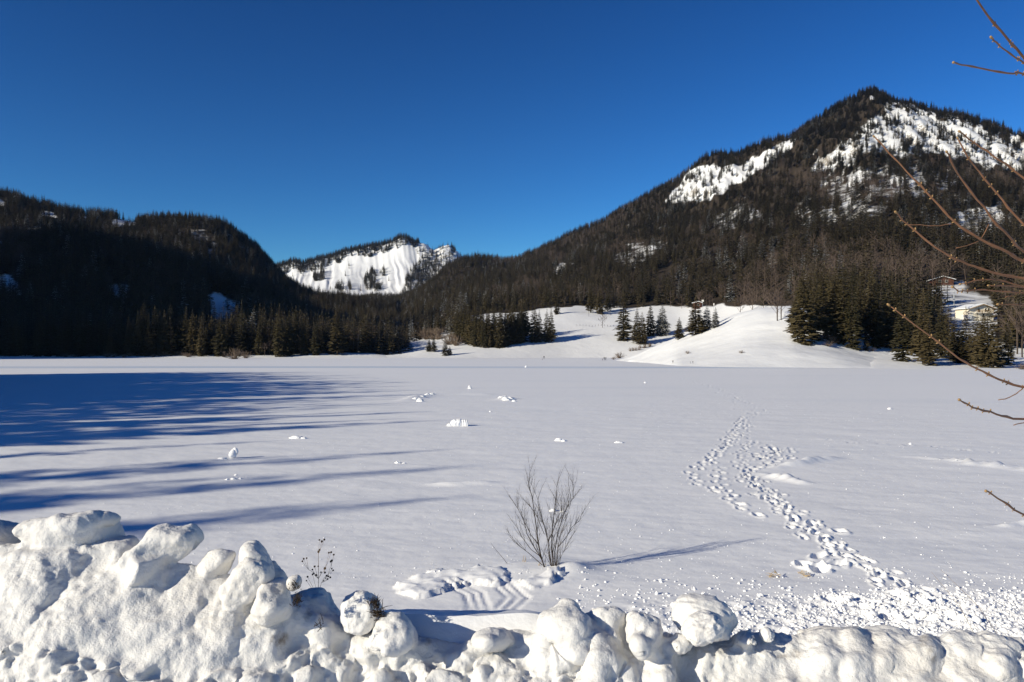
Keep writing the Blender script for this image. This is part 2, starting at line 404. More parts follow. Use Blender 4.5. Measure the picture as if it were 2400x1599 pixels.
# --- snowy knoll in front of it
colsK = {
 1425: [(330, 846), (335, 844), (340, 843), (352, 848)],
 1470: [(285, 849), (300, 844), (315, 839), (345, 850)],
 1583: [(206, 861), (245, 828), (292, 795), (350, 812)],
 1681: [(190, 863), (232, 815), (286, 755), (345, 790)],
 1734: [(187, 863), (228, 803), (282, 737), (340, 775)],
 1782: [(186, 863), (226, 795), (278, 721), (335, 765)],
 1855: [(184, 864), (222, 792), (272, 713), (330, 750)],
 1950: [(180, 865), (218, 808), (268, 740), (330, 765)],
 2050: [(176, 866), (212, 834), (262, 790), (330, 810)],
 2150: [(171, 868), (200, 852), (240, 832), (300, 850)],
 2300: [(166, 869), (190, 858), (215, 850), (260, 870)],
 2450: [(160, 872), (180, 864), (200, 862), (240, 880)]}
def reliefK(p, X, Y, s): return (fbm(X / 24, Y / 24, o=3, seed=12) * .9 + fbm(X / 5, Y / 5, o=3, seed=13) * .12) * sstep(0, .5, s)
TK = Patch(colsK, np.arange(1425, 2451, 4.0), [26, 40, 12], None, None, reliefK, True)
TK.build('knoll', M_HILLSNOW)

# --- shaded wooded hill on the left, near
colsD = {
 -1500: [(560, 842), (620, 770), (700, 600), (800, 400), (1000, 470)],
 -1000: [(470, 842), (530, 780), (610, 620), (720, 430), (900, 480)],
 -500: [(430, 840), (490, 800), (570, 660), (660, 500), (830, 540)],
 0: [(418, 840), (462, 822), (540, 705), (650, 560), (780, 610)],
 200: [(418, 840), (458, 824), (530, 712), (650, 556), (780, 610)],
 345: [(418, 840), (456, 825), (525, 722), (650, 586), (780, 640)],
 450: [(418, 840), (456, 826), (522, 738), (650, 630), (780, 670)],
 550: [(420, 840), (458, 827), (522, 758), (650, 670), (780, 705)],
 640: [(422, 840), (460, 826), (524, 780), (645, 704), (780, 735)],
 720: [(424, 840), (465, 824), (530, 800), (640, 744), (780, 770)],
 800: [(426, 840), (470, 822), (540, 808), (640, 780), (780, 795)],
 905: [(430, 840), (480, 824), (560, 815), (650, 808), (800, 814)],
 960: [(432, 846), (480, 843), (560, 840), (650, 838), (800, 836)]}
def reliefD(p, X, Y, s): return fbm(X / 90, Y / 90, o=4, seed=51) * 9 * sstep(1.2, 2.2, s) + fbm(X / 12, Y / 12, o=2, seed=52) * .4 * sstep(.05, .6, s)
TD = Patch(colsD, np.unique(np.concatenate([np.arange(-1500, -60, 30), np.arange(-60, 961, 9.0)])), [12, 16, 26, 8], None, None, reliefD, True)
rowD, pcD = TD.rows(), TD.cols_px(); SD = np.broadcast_to(TD.s[None, :], TD.X.shape)
clearD = mask([[(484, 705), (512, 684), (530, 704), (575, 715), (566, 745), (535, 790), (500, 770)], [(-60, 640), (30, 650), (50, 690), (-60, 700)], [(-60, 555), (55, 548), (60, 566), (-60, 575)], [(245, 668), (310, 668), (300, 700), (250, 690)]], pcD, rowD, 8)
densD = np.where((SD < .62) | (SD > 3.6), 0, np.where(clearD, .04, 1.0))
densD = densD * np.where((pcD > 700) & (SD < 1.4), .5, 1)
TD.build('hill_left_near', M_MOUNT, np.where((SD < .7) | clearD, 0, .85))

# --- wooded hill on the left, farther
ridgeC = [(-1500, 380), (-400, 430), (0, 462), (30, 464), (60, 476), (90, 488), (120, 494), (150, 502), (192, 510), (204, 512), (234, 510), (270, 512), (300, 520), (318, 522), (336, 520), (375, 516), (456, 515), (495, 524), (528, 534), (564, 560), (600, 585), (617, 606), (639, 632), (674, 664), (700, 682), (740, 700), (800, 708), (860, 716), (930, 730)]
colsC = {c: [(700, a), (840, b), (960, d), (1100, 500), (1350, e)] for c, a, b, d, e in (
 (-1500, 560, 500, 440, 470), (0, 640, 570, 510, 500), (200, 660, 600, 545, 540), (456, 720, 640, 570, 560), (560, 735, 670, 610, 590), (640, 745, 705, 668, 650), (700, 750, 725, 700, 700), (800, 765, 745, 725, 722), (930, 790, 765, 745, 745))}
def reliefC(p, X, Y, s): return (fbm(X / 120, Y / 120, o=4, seed=71) * 10 + 5 * (1 - 2 * np.abs(fbm(X / 50, Y / 150, o=3, seed=72)))) * sstep(.2, 1.5, s) * (1 - .75 * sstep(2.6, 3, s))
TC = Patch(colsC, np.unique(np.concatenate([np.arange(-1500, -60, 30), np.arange(-60, 931, 7.0)])), [22, 22, 26, 8], ridgeC, 3, reliefC)
rowC, pcC = TC.rows(), TC.cols_px(); SC = np.broadcast_to(TC.s[None, :], TC.X.shape)
bareC = mask([[(-60, 468), (12, 466), (12, 480), (-60, 490)], [(262, 514), (322, 516), (322, 528), (262, 532)], [(198, 508), (212, 508), (212, 520), (198, 520)], [(100, 497), (135, 497), (135, 508), (100, 508)], [(60, 535), (100, 533), (100, 548), (60, 548)]], pcC, rowC, 4)
rockyC = mask([[(430, 525), (470, 530), (520, 570), (520, 600), (480, 600), (440, 550)], [(520, 535), (545, 545), (590, 600), (570, 600)]], pcC, rowC, 10)
densC = np.where(bareC, 0, np.where(rockyC, .7, 1.0)) * (SC < 3.5)
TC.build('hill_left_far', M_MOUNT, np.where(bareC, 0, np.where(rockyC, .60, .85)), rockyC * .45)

# --- open snow mountain in the middle
ridgeB = [(480, 690), (600, 650), (644, 632), (689, 616), (713, 622), (749, 611), (808, 594), (868, 581), (915, 572), (930, 564), (942, 557), (955, 562), (970, 572), (985, 571), (1000, 578), (1016, 588), (1036, 583), (1052, 578), (1068, 590), (1079, 606), (1130, 630), (1250, 660)]
colsB = {c: [(1400, a), (1700, a - 12), (1960, b), (2200, d), (2350, 600), (2700, 660)] for c, a, b, d in (
 (480, 760, 735, 710), (600, 745, 712, 675), (700, 735, 694, 652), (800, 730, 685, 638), (900, 728, 680, 624), (950, 725, 672, 615), (1050, 725, 668, 625), (1250, 730, 700, 680))}
def reliefB(p, X, Y, s):
    w = X + 9 * fbm(X / 150, Y / 150, o=2, seed=81) + (Y - 2100) * .22
    g = fbm(w / 26, Y / 420, o=3, seed=82); g2 = 1 - 2 * np.abs(fbm(w / 60, Y / 700, o=2, seed=83))
    g3 = 1 - 2 * np.abs(fbm(w / 15, Y / 260, o=2, seed=86))
    return (3.6 * g + 4.5 * g2 + 2.0 * g3 + 1.5 * fbm(X / 40, Y / 60, o=3, seed=87)) * sstep(1.2, 2.2, s) * (1 - .6 * sstep(3.7, 4, s)) + sstep(975, 1010, p.px[:, None]) * sstep(2.9, 3.8, s) * 6 * fbm(X / 14, Y / 30, o=4, seed=85)
TB = Patch(colsB, np.arange(480, 1251, 2.6), [14, 30, 70, 60, 8], ridgeB, 4, reliefB)
rowB, pcB = TB.rows(), TB.cols_px(); SB = np.broadcast_to(TB.s[None, :], TB.X.shape)
above = rowB - np.interp(pcB, [r[0] for r in ridgeB], [r[1] for r in ridgeB])
fing = 15 * fbm(pcB / 11, pcB * 0, o=3, seed=91)
belt = (above < 14 + fing + np.interp(pcB, [640, 700, 950, 990], [8, 4, 0, -6])) & (pcB < 985) & (SB < 4.6)
clumps = mask([[(748, 622), (758, 618), (760, 655), (748, 660)], [(733, 642), (745, 640), (747, 658), (732, 658)], [(850, 662), (862, 640), (874, 630), (882, 650), (880, 676), (862, 682)], [(893, 632), (902, 630), (902, 650), (893, 648)], [(786, 668), (800, 664), (806, 684), (788, 682)], [(812, 664), (820, 664), (822, 682), (812, 682)], [(880, 672), (894, 668), (892, 684), (880, 686)],
   [(598, 700), (720, 690), (780, 706), (700, 730), (598, 730)]], pcB, rowB, 3)
right = mask([[(940, 705), (948, 650), (966, 628), (985, 610), (1000, 590), (1030, 605), (1090, 610), (1260, 640), (1260, 720), (940, 720)]], pcB, rowB, 7)
cliff = mask([[(960, 566), (985, 575), (1010, 590), (1060, 580), (1080, 605), (1020, 610), (990, 605), (975, 590)]], pcB, rowB, 6)
densB = np.where(belt, 1.0, np.where(clumps, 1.1, np.where(right, .55, np.where(cliff, .3, .006)))) * (SB > .4)
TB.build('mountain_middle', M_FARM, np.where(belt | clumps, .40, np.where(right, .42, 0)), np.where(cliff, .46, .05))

# --- big wooded shoulder out of frame on the left: it shades the left hill
gx, gy = np.meshgrid(np.linspace(-1500, -420, 60), np.linspace(-400, 1100, 60), indexing='ij')
gz = 365 * np.exp(-((gx + 800) / 230) ** 2 - ((gy - 280) / 290) ** 2) - 12 + 8 * fbm(gx / 90, gy / 90, seed=6)
me = mesh_np('hill_side', np.stack([gx, gy, gz], -1).reshape(-1, 3), grid_faces(*gx.shape))
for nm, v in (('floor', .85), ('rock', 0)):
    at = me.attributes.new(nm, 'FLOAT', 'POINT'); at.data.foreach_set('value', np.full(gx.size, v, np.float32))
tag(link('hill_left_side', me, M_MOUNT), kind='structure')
# --- near left shore, out of frame: a low wooded bank whose trees throw the stripes on the lake
gx, gy = np.meshgrid(np.linspace(-420, -38, 70), np.linspace(-160, 150, 60), indexing='ij')
shx = np.interp(gy, [-160, -20, 60, 100, 120, 150], [-46, -50, -62, -80, -105, -150])
gz = np.minimum(np.clip((shx - gx), -20, 400) * .42, 22) - .4 + .5 * fbm(gx / 20, gy / 20, seed=16)
me = mesh_np('shore_left', np.stack([gx, gy, gz], -1).reshape(-1, 3), grid_faces(*gx.shape))
tag(link('shore_left', me, M_HILLSNOW), kind='structure')

# ------------------------------------------------------------------ frozen lake
def ground_z(x, y):
    z = 2.05 * (1 - sstep(4.6, 9.3, y + .2 * np.sin(x * .7)))
    shelf = HC - .322 * y - np.maximum(y - 5.95, 0) * 1.6 - .3 * (1 - sstep(-2.0, -1.4, x)) - .45 * sstep(.1, .9, x)
    return np.where(y > 4.7, np.maximum(z, shelf * (x > -2.2) * (x < 1.2)), z)
rowL = np.unique(np.concatenate([np.arange(826.5, 870, .8), np.arange(870, 1060, 1.3), np.arange(1060, 1640, 1.5)]))[::-1]
colL = np.unique(np.concatenate([np.arange(-2600, 0, 70), np.arange(0, 1500, 6.0), np.arange(1500, 2420, 2.7), np.arange(2420, 5000, 70)]))
YL = HC * F / (rowL - HY)
XL = (colL[:, None] - CX) / F * YL[None, :]; YG = np.broadcast_to(YL[None, :], XL.shape)
PXL = np.broadcast_to(colL[:, None], XL.shape); PYL = np.broadcast_to(rowL[None, :], XL.shape)
ZL = ground_z(XL, YG)
near = 1 - sstep(40, 90, YG)
ZL = ZL + near * (.026 * fbm(XL / 2.4 + YG * .2, YG / 1.1, o=4, seed=101) + .006 * fbm(XL / .35, YG / .25, o=3, seed=102)) + .05 * fbm(XL / 30, YG / 14, o=2, seed=103) * sstep(20, 80, YG)
def stamp(cx, cy, rad, fn):
    r0, r1 = np.searchsorted(YL, [cy - rad, cy + rad]); pa = np.sort([CX + F * (cx + s_ * rad) / max(.5, cy + t_ * rad) for s_ in (-1, 1) for t_ in (-1, 1)])
    c0, c1 = np.searchsorted(colL, [pa[0], pa[-1]])
    if r1 <= r0 or c1 <= c0: return
    ZL[c0:c1, r0:r1] += fn(XL[c0:c1, r0:r1] - cx, YG[c0:c1, r0:r1] - cy)
def footprint(cx, cy, ang, L=.19, Wd=.10, d=.09):
    ca, sa = math.cos(ang), math.sin(ang)
    def fn(x, y):
        u, v = x * ca + y * sa, -x * sa + y * ca
        q = np.sqrt((u / L) ** 2 + (v / Wd) ** 2)
        return -d * np.exp(-q ** 4) + d * .42 * np.exp(-((q - 1.45) / .34) ** 2) * (1 + .5 * np.sin(cx * 91 + u * 17))
    stamp(cx, cy, L * 2.6, fn)
def track(pts, step, sd, scale=1.0, d=.09, jitter=.06):
    W_ = [lake_pt(*p) for p in pts]; acc = 0; side = 1
    for a, b in zip(W_[:-1], W_[1:]):
        L = (b - a).length; dr = (b - a) / L; nrm = Vector((-dr.y, dr.x, 0))
        t = -acc
        while t + step < L:
            t += step; side = -side
            p = a + dr * t + nrm * (side * .10 + random.gauss(0, sd)) + dr * random.gauss(0, jitter)
            footprint(p.x, p.y, math.atan2(dr.y, dr.x) + random.gauss(0, .25), .17 * scale * random.uniform(.8, 1.25), .095 * scale * random.uniform(.8, 1.2), d * random.uniform(.6, 1.2))
        acc = L - t
main = [(2150, 1400), (2090, 1362), (2010, 1322), (1950, 1285), (1890, 1238), (1840, 1196), (1790, 1150), (1752, 1110), (1735, 1080), (1745, 1050), (1742, 1020), (1752, 985), (1760, 960), (1735, 935), (1690, 915), (1640, 900), (1600, 885)]
track(main[:8], .12, .15, .74, .06); track(main[7:12], .28, .2, .8, .045); track(main[11:], .5, .5, .9, .045)
track([(1810, 1218), (1760, 1197), (1712, 1172), (1672, 1147), (1640, 1133), (1618, 1113), (1640, 1093), (1668, 1066), (1700, 1042), (1722, 1010), (1745, 975)], .62, .07, 1.0, .07)
track([(1790, 1172), (1740, 1160), (1700, 1160), (1682, 1135), (1690, 1105), (1668, 1080), (1690, 1050), (1716, 1020), (1735, 985)], .6, .1, .95, .06)
track([(1866, 1064), (1830, 1050), (1786, 1044), (1750, 1035)], .55, .12, .95, .06); track([(1868, 1066), (1815, 1082), (1775, 1096), (1752, 1108)], .6, .12, 1.1, .09); track([(1800, 1066), (1810, 1050), (1780, 1078), (1755, 1060)], .5, .25, 1.1, .09)
track([(1985, 1262), (1945, 1235), (1920, 1215)], .7, .1, 1.3, .10); track([(1912, 1345), (1920, 1322), (1960, 1310)], .3, .2, 1.3, .10)
track([(2000, 1385), (2060, 1400), (2150, 1430), (2230, 1452)], .12, .55, 1.2, .09)
track([(2400, 1068), (2200, 1048), (2050, 1040), (1900, 1030)], 1.1, .1, 1.2, .05)
for a, b, h, wdt in (((1790, 1104), (1978, 1070), .055, .24), ((1820, 1096), (1960, 1074), .05, .3), ((1776, 1108), (1905, 1138), .06, .22), ((1800, 1116), (1880, 1134), .05, .28), ((2110, 1068), (2500, 1108), .06, .2), ((2190, 1080), (2500, 1112), .05, .3), ((2330, 1235), (2460, 1222), .04, .16), ((938, 940), (1012, 926), .13, .7), ((1000, 1137), (1170, 1130), .05, .3), ((1165, 938), (1205, 934), .12, .6), ((1090, 924), (1150, 925), .10, .8)):
    A, B = lake_pt(*a), lake_pt(*b); n_ = int((B - A).length / (wdt * .45)) + 1
    for k in range(n_ + 1):
        p = A.lerp(B, k / n_); hh = h * random.uniform(.3, 1.1) * math.sin(math.pi * min(1, (k + .6) / (n_ + 1)))
        ox, oy = random.gauss(0, wdt * .25), random.gauss(0, wdt * .35)
        stamp(p.x + ox, p.y + oy, wdt * 3, lambda x, y: hh * np.exp(-(x / wdt) ** 2 - (y / (wdt * .55)) ** 2))
# rise under the bush, dug-up snow and sledge grooves in front of it
bp = lake_pt(1285, 1345)
stamp(bp.x - .2, bp.y, 4, lambda x, y: .10 * np.exp(-(x / 1.1) ** 2 - (y / .8) ** 2) * (1 + .3 * fbm(x * 1.3, y * 1.3, o=3, seed=3)))
stamp(bp.x + .45, bp.y + .1, 2, lambda x, y: .10 * np.exp(-(x / .35) ** 2 - (y / .3) ** 2))
dig = mask([[(925, 1372), (960, 1356), (1040, 1345), (1130, 1338), (1190, 1352), (1180, 1375), (1090, 1372), (1000, 1400), (940, 1395)], [(1215, 1372), (1290, 1352), (1320, 1358), (1260, 1385)]], PXL, PYL, 10, 7)
ZL = ZL + dig * (.06 * (1 - 2 * np.abs(fbm(XL / .5, YG / .6, o=3, seed=111))) + .03)
def groove(pts, wid, n_):
    global ZL
    W_ = [lake_pt(*p) for p in pts]; best = np.full(XL.shape, 9.0); side = np.zeros(XL.shape)
    for a, b in zip(W_[:-1], W_[1:]):
        d = b - a; L = d.length; ux, uy = d.x / L, d.y / L
        t = np.clip((XL - a.x) * ux + (YG - a.y) * uy, 0, L); dx, dy = XL - a.x - ux * t, YG - a.y - uy * t
        q = np.hypot(dx, dy); m = q < best; best = np.where(m, q, best); side = np.where(m, dx * uy - dy * ux, side)
    m = np.abs(side) < wid / 2
    ZL = ZL + np.where(m & (best < wid / 2 + .01), -.012 - .012 * np.cos(side / wid * n_ * 2 * math.pi + .8 * fbm(XL * 2, YG * 2, o=2, seed=140)) * (1 + fbm(XL * 3, YG * 3, o=2, seed=141)), 0)
groove([(1132, 1500), (1124, 1430), (1112, 1392), (1070, 1372)], .42, 3)
groove([(1150, 1470), (1190, 1420), (1215, 1400), (1185, 1376)], .45, 3)
rub = sstep(1385, 1425, PYL + .03 * (PXL - 1900) + 10 * fbm(PXL / 60, PYL / 20, seed=5)) * sstep(1380, 1560, PXL + 90 * fbm(PXL / 80, PYL / 40, seed=6))
ZL = ZL + rub * (.045 * fbm(XL / .16, YG / .16, o=3, seed=121) + .03 * fbm(XL / .7, YG / .7, o=2, seed=122))
me = mesh_np('lake', np.stack([XL, YG, ZL], -1).reshape(-1, 3), grid_faces(*XL.shape))
tag(link('lake', me, M_LAKE), kind='structure')
gx, gy = np.meshgrid(np.concatenate([np.linspace(-60, -6.4, 40), np.linspace(-6, 6, 200), np.linspace(6.4, 60, 40)]), np.concatenate([np.linspace(-40, 2, 12), np.linspace(2.5, 9.4, 110)]), indexing='ij')
gz = ground_z(gx, gy) - .03 + .03 * fbm(gx, gy, seed=9) + .025 * fbm(gx * 4, gy * 4, o=3, seed=19)
tag(link('roadside', mesh_np('roadside', np.stack([gx, gy, gz], -1).reshape(-1, 3), grid_faces(*gx.shape)), M_LAKE), kind='structure')
gx, gy = np.meshgrid(np.linspace(-9000, 9000, 10), np.linspace(-9000, 9000, 10), indexing='ij')
tag(link('ground', mesh_np('ground', np.stack([gx, gy, gx * 0 - 3], -1).reshape(-1, 3), grid_faces(*gx.shape)), M_HILLSNOW), kind='structure')

# ------------------------------------------------------------------ trees
def spruce_crown(seed, wh, nb, sub, Rb, low=.05, wfac=.34, droop=.16):
    r = random.Random(seed); V, Fc = [], []
    def frond(p, az, L, w, dz):
        c, s_ = math.cos(az), math.sin(az); b = len(V)
        def pt(t, o, z): V.append((p[0] + c * L * t - s_ * o, p[1] + s_ * L * t + c * o, p[2] + z))
        pt(0, 0, .01 * L); pt(.55, w, dz * .55 - .22 * w - .05 * L); pt(1, 0, dz + .05 * L); pt(.55, -w, dz * .55 - .22 * w - .05 * L); pt(.5, 0, dz * .5 + .06 * L)
        Fc.extend([(b, b + 3, b + 4), (b, b + 4, b + 1), (b + 4, b + 3, b + 2), (b + 4, b + 2, b + 1)])
    lean = [1 + r.uniform(-.18, .18) for _ in range(8)]
    for i in range(wh):
        h = low + (1 - low) * (i / wh) ** .92; rr = Rb * ((1 - h) ** .74) * r.uniform(.8, 1.12) + .006
        if h < low + .09: rr *= .75
        k0 = r.uniform(0, 6.28); n_ = max(4, int(nb * (1 - .45 * h)))
        for j in range(n_):
            az = k0 + 6.283 * j / n_ + r.uniform(-.3, .3); L = rr * r.uniform(.62, 1.15) * lean[int(az / 6.283 * 8) % 8]
            dz = -droop * L * r.uniform(.5, 2.2) * (1.2 - h) + h * .25 * L
            z = h + r.uniform(-.5, .5) / wh * .8
            frond((0, 0, z), az, L, L * wfac * r.uniform(.75, 1.2), dz)
            for q in range(sub):
                t = r.uniform(.3, .85); sgn = 1 if q % 2 else -1
                c, s_ = math.cos(az), math.sin(az)
                frond((c * L * t, s_ * L * t, z + dz * t - .03 * L), az + sgn * r.uniform(.5, 1.1), L * r.uniform(.28, .5), L * .13, -.16 * L * r.uniform(.4, 1.6))
    b = len(V); V.extend([(.006, 0, .95), (-.003, .005, .95), (-.003, -.005, .95), (0, 0, 1.03)]); Fc.extend([(b, b + 1, b + 3), (b + 1, b + 2, b + 3), (b + 2, b, b + 3)])
    return np.array(V), np.array(Fc)
def trunk_mb(h=.93, r0=.013, n=6):
    m = MB(); m.tube([(0, 0, -.03), (0, 0, .3 * h), (0, 0, h)], [r0, r0 * .7, .002], n); return m
def joined_tree(name, crown, mats):                            # one-mesh tree for the far wood
    V, Fc = crown; t = trunk_mb(.9, .012, 4); nv = len(V)
    me = bpy.data.meshes.new(name); me.from_pydata([tuple(v) for v in V] + t.v, [], [tuple(int(i) for i in f) for f in Fc] + [tuple(i + nv for i in f) for f in t.f])
    for m in mats: me.materials.append(m)
    me.polygons.foreach_set('material_index', [0] * len(Fc) + [1] * len(t.f)); me.update()
    return me
def bare_tree(seed, limbs=9, br=5, tw=4, spread=.5):
    r = random.Random(seed); m = MB()
    m.tube([(0, 0, -.02), (r.uniform(-.02, .02), r.uniform(-.02, .02), .4), (r.uniform(-.04, .04), r.uniform(-.04, .04), .93)], [.009, .006, .002], 4)
    def twig(p, d, L, w):
        b = len(m.v); q = p + d * L; sd = d.cross(Vector((r.uniform(-1, 1), r.uniform(-1, 1), r.uniform(-.3, .3)))).normalized() * w
        m.v += [tuple(p - sd), tuple(p + sd), tuple(q)]; m.f.append((b, b + 1, b + 2)); return q
    for i in range(limbs):
        z = .2 + .68 * i / limbs; az = i * 2.4 + r.uniform(-.4, .4); p = Vector((0, 0, z))
        d = Vector((math.cos(az), math.sin(az), r.uniform(.7, 1.4))).normalized(); L = spread * (.95 - z) * r.uniform(.7, 1.1) + .06
        e = twig(p, d, L, .006)
        for j in range(br):
            t = r.uniform(.3, 1); pj = p.lerp(e, t); dj = (d + Vector((r.uniform(-.7, .7), r.uniform(-.7, .7), r.uniform(-.1, .8)))).normalized()
            Lj = L * r.uniform(.3, .6); ej = twig(pj, dj, Lj, .0038)
            for k in range(tw):
                dk = (dj + Vector((r.uniform(-.8, .8), r.uniform(-.8, .8), r.uniform(-.2, .7)))).normalized(); twig(pj.lerp(ej, r.uniform(.3, 1)), dk, Lj * r.uniform(.35, .7), .0028)
    return m
SRC = bpy.data.collections.new('tree_sources')
def source(name, me):
    o = bpy.data.objects.new(name, me); SRC.objects.link(o); return o
NS = 6
for k in range(NS): source('source_%02d' % k, joined_tree('far_spruce', spruce_crown(100 + k, 15, 8, 0, (.15, .17, .13, .19, .16, .14)[k], .04, .42), [M_NEEDLE, M_BARK]))
for k in range(2): source('source_%02d' % (6 + k), joined_tree('far_snowy_spruce', spruce_crown(120 + k, 15, 8, 0, .17, .04, .42), [M_NEEDLEW, M_BARK]))
for k in range(3):
    me = bare_tree(140 + k).mesh('far_bare_tree', False); me.materials.append(M_TWIG); source('source_%02d' % (8 + k), me)
def gn_scatter(name, pts, scl, rotz, idx, coll, label, cat, tilt=0):
    n = len(pts); me = bpy.data.meshes.new(name); me.vertices.add(n); me.vertices.foreach_set('co', np.asarray(pts, np.float32).ravel())
    rot = np.zeros((n, 3), np.float32); rot[:, 2] = rotz
    if tilt: rot[:, :2] = RNG.normal(0, tilt, (n, 2))
    for nm, ty, v in (('scl', 'FLOAT_VECTOR', scl), ('rot', 'FLOAT_VECTOR', rot)):
        a = me.attributes.new(nm, ty, 'POINT'); a.data.foreach_set('vector', np.asarray(v, np.float32).ravel())
    a = me.attributes.new('idx', 'INT', 'POINT'); a.data.foreach_set('value', np.asarray(idx, np.int32))
    o = link(name, me); g = bpy.data.node_groups.new(name + '_scatter', 'GeometryNodeTree')
    g.interface.new_socket('Geometry', in_out='INPUT', socket_type='NodeSocketGeometry'); g.interface.new_socket('Geometry', in_out='OUTPUT', socket_type='NodeSocketGeometry')
    nn = g.nodes; gi, go = nn.new('NodeGroupInput'), nn.new('NodeGroupOutput')
    ci = nn.new('GeometryNodeCollectionInfo'); ci.inputs['Collection'].default_value = coll; ci.inputs['Separate Children'].default_value = True; ci.inputs['Reset Children'].default_value = True
    ip = nn.new('GeometryNodeInstanceOnPoints'); ip.inputs['Pick Instance'].default_value = True
    def attr(nm, ty):
        x = nn.new('GeometryNodeInputNamedAttribute'); x.data_type = ty; x.inputs['Name'].default_value = nm; return x.outputs['Attribute']
    L = g.links.new
    L(gi.outputs[0], ip.inputs['Points']); L(ci.outputs[0], ip.inputs['Instance']); L(attr('idx', 'INT'), ip.inputs['Instance Index'])
    e2r = nn.new('FunctionNodeEulerToRotation'); L(attr('rot', 'FLOAT_VECTOR'), e2r.inputs[0]); L(e2r.outputs[0], ip.inputs['Rotation'])
    L(attr('scl', 'FLOAT_VECTOR'), ip.inputs['Scale']); L(ip.outputs[0], go.inputs[0])
    md = o.modifiers.new('scatter', 'NODES'); md.node_group = g
    return tag(o, label, cat, kind='stuff')
def wood(name, pts, hgt, label, bare=None, snowy=None, wid=1.0):
    n = len(pts); h = hgt * RNG.uniform(.68, 1.2, n); w = h * RNG.uniform(.85, 1.2, n) * wid
    idx = RNG.integers(0, NS, n)
    if snowy is not None: idx = np.where(RNG.random(n) < snowy, 6 + RNG.integers(0, 2, n), idx)
    if bare is not None:
        isb = RNG.random(n) < bare; idx = np.where(isb, 8 + RNG.integers(0, 3, n), idx); h = np.where(isb, h * .82, h); w = np.where(isb, h * 1.25, w)
    return gn_scatter(name, pts, np.stack([w, w, h], -1), RNG.random(n) * 6.28, idx, SRC, label, 'forest', .03)
def proj(p): return CX + F * p[:, 0] / p[:, 1], HY - (p[:, 2] - HC) / p[:, 1] * F
pt = TR.sample(70000, densR); px_, py_ = proj(pt)
hgt = np.interp(pt[:, 1], [250, 500, 900, 1400], [17, 17, 14.5, 11.5]) * np.where(mask(half_polys, px_, py_, 26), .8, 1)
brn = np.clip(fbm(pt[:, 0] / 70, pt[:, 1] / 110, o=3, seed=201) * 1.9 - .25, 0, .52) * (px_ > 1150) + .03
wood('forest', pt, hgt, 'dark spruce forest with bare brown patches covering the pointed mountain', brn, np.clip(.03 + .3 * fbm(pt[:, 0] / 40, pt[:, 1] / 60, seed=202), 0, .28), 1.3)
pt = TD.sample(17000, densD); px_, py_ = proj(pt)
wood('forest', pt, np.interp(pt[:, 1], [430, 650], [20, 16]), 'black shaded spruce forest on the slope behind the left shore', .10 + .5 * ((px_ < 70) & (py_ < 640)), .02, 1.35)
pt = TC.sample(20000, densC)
wood('forest', pt, np.full(len(pt), 13.0), 'spruce forest on the rounded hill behind the shaded slope', np.full(len(pt), .06), .04, 1.35)
pt = TB.sample(10000, densB)
wood('forest', pt, np.full(len(pt), 17.0), 'thin blue-grey spruce belts on the snowy middle mountain', None, None, 1.35)
# trees of the near left shore (out of frame): their shadows stripe the lake
sh = []
def shade_tree(x, y): sh.append((x, y, 0))
def shore_x(y): return float(np.interp(y, [-20, 60, 100, 120, 150], [-52, -64, -82, -107, -152]))
for e in np.arange(13.5, 150, 1.9):                            # e: where the shadow line crosses x = -57
    x = -60.0
    for _ in range(8): x = shore_x(e + .588 * (x + 57)) - 3
    for k in range(4):
        xx = x - k * 6 - random.uniform(0, 5); shade_tree(xx, e + random.uniform(-1, 1) + .588 * (xx + 57))
sh = np.array(sh); keep = np.ones(len(sh), bool)
sh = sh[keep]; sh[:, 2] = np.clip(np.interp(sh[:, 1], [-160, -20, 60, 100, 120, 150], [-46, -50, -62, -80, -105, -150]) - sh[:, 0], 0, 52) * .42 - .7
wood('forest', sh, np.interp(sh[:, 1], [-16, -9, -7, 12, 50, 100], [17, 17, 20, 19, 19, 20]), 'tall spruces on the near left bank that throw long shadows', np.full(len(sh), 0.0), None, 1.25)
solo = np.array([(x - dx, e + de + .588 * (x - dx + 57), 2.6 + dx * .3, h) for x, e, h, nn in ((-56, 8, 17, 2), (-58, 1.6, 19, 2), (-55, .2, 20, 3), (-58, -3.3, 19, 2), (-56, -5, 21, 3), (-57, -10, 20.2, 4), (-56, -10.9, 21, 4), (-58, -11.9, 19.5, 3)) for dx, de in ((0, 0), (4, .35), (9, -.3), (14, .1))[:nn]])
gn_scatter('forest', solo[:, :3], np.stack([solo[:, 3] * 1.2, solo[:, 3] * 1.2, solo[:, 3]], -1), RNG.random(len(solo)) * 6, RNG.integers(0, NS, len(solo)), SRC, 'single spruces on the near left bank that throw the separate stripes', 'forest')
gx = RNG.uniform(-1450, -450, 5000); gy = RNG.uniform(-300, 1000, 5000)
gz = 365 * np.exp(-((gx + 800) / 230) ** 2 - ((gy - 280) / 290) ** 2) - 13; k = gz > 2
wood('forest', np.stack([gx, gy, gz], -1)[k], np.full(k.sum(), 16.0), 'spruce forest on the shoulder beyond the left edge', None, None, 1.3)

# ------------------------------------------------------------------ thin cold air over the whole valley
hz = MB(); hz.box((0, 200, 440), (6600, 6600, 900)); hm = bpy.data.materials.new('haze_air'); hm.use_nodes = True; hn = hm.node_tree
hn.nodes.remove(hn.nodes['Principled BSDF']); pv = hn.nodes.new('ShaderNodeVolumePrincipled'); pv.inputs['Color'].default_value = (.30, .55, 1, 1); pv.inputs['Density'].default_value = .00002
hn.links.new(pv.outputs[0], hn.nodes['Material Output'].inputs['Volume'])
hz = hz.build('haze', hm, None, False); tag(hz, 'thin bluish air over the whole valley', 'haze', kind='stuff')
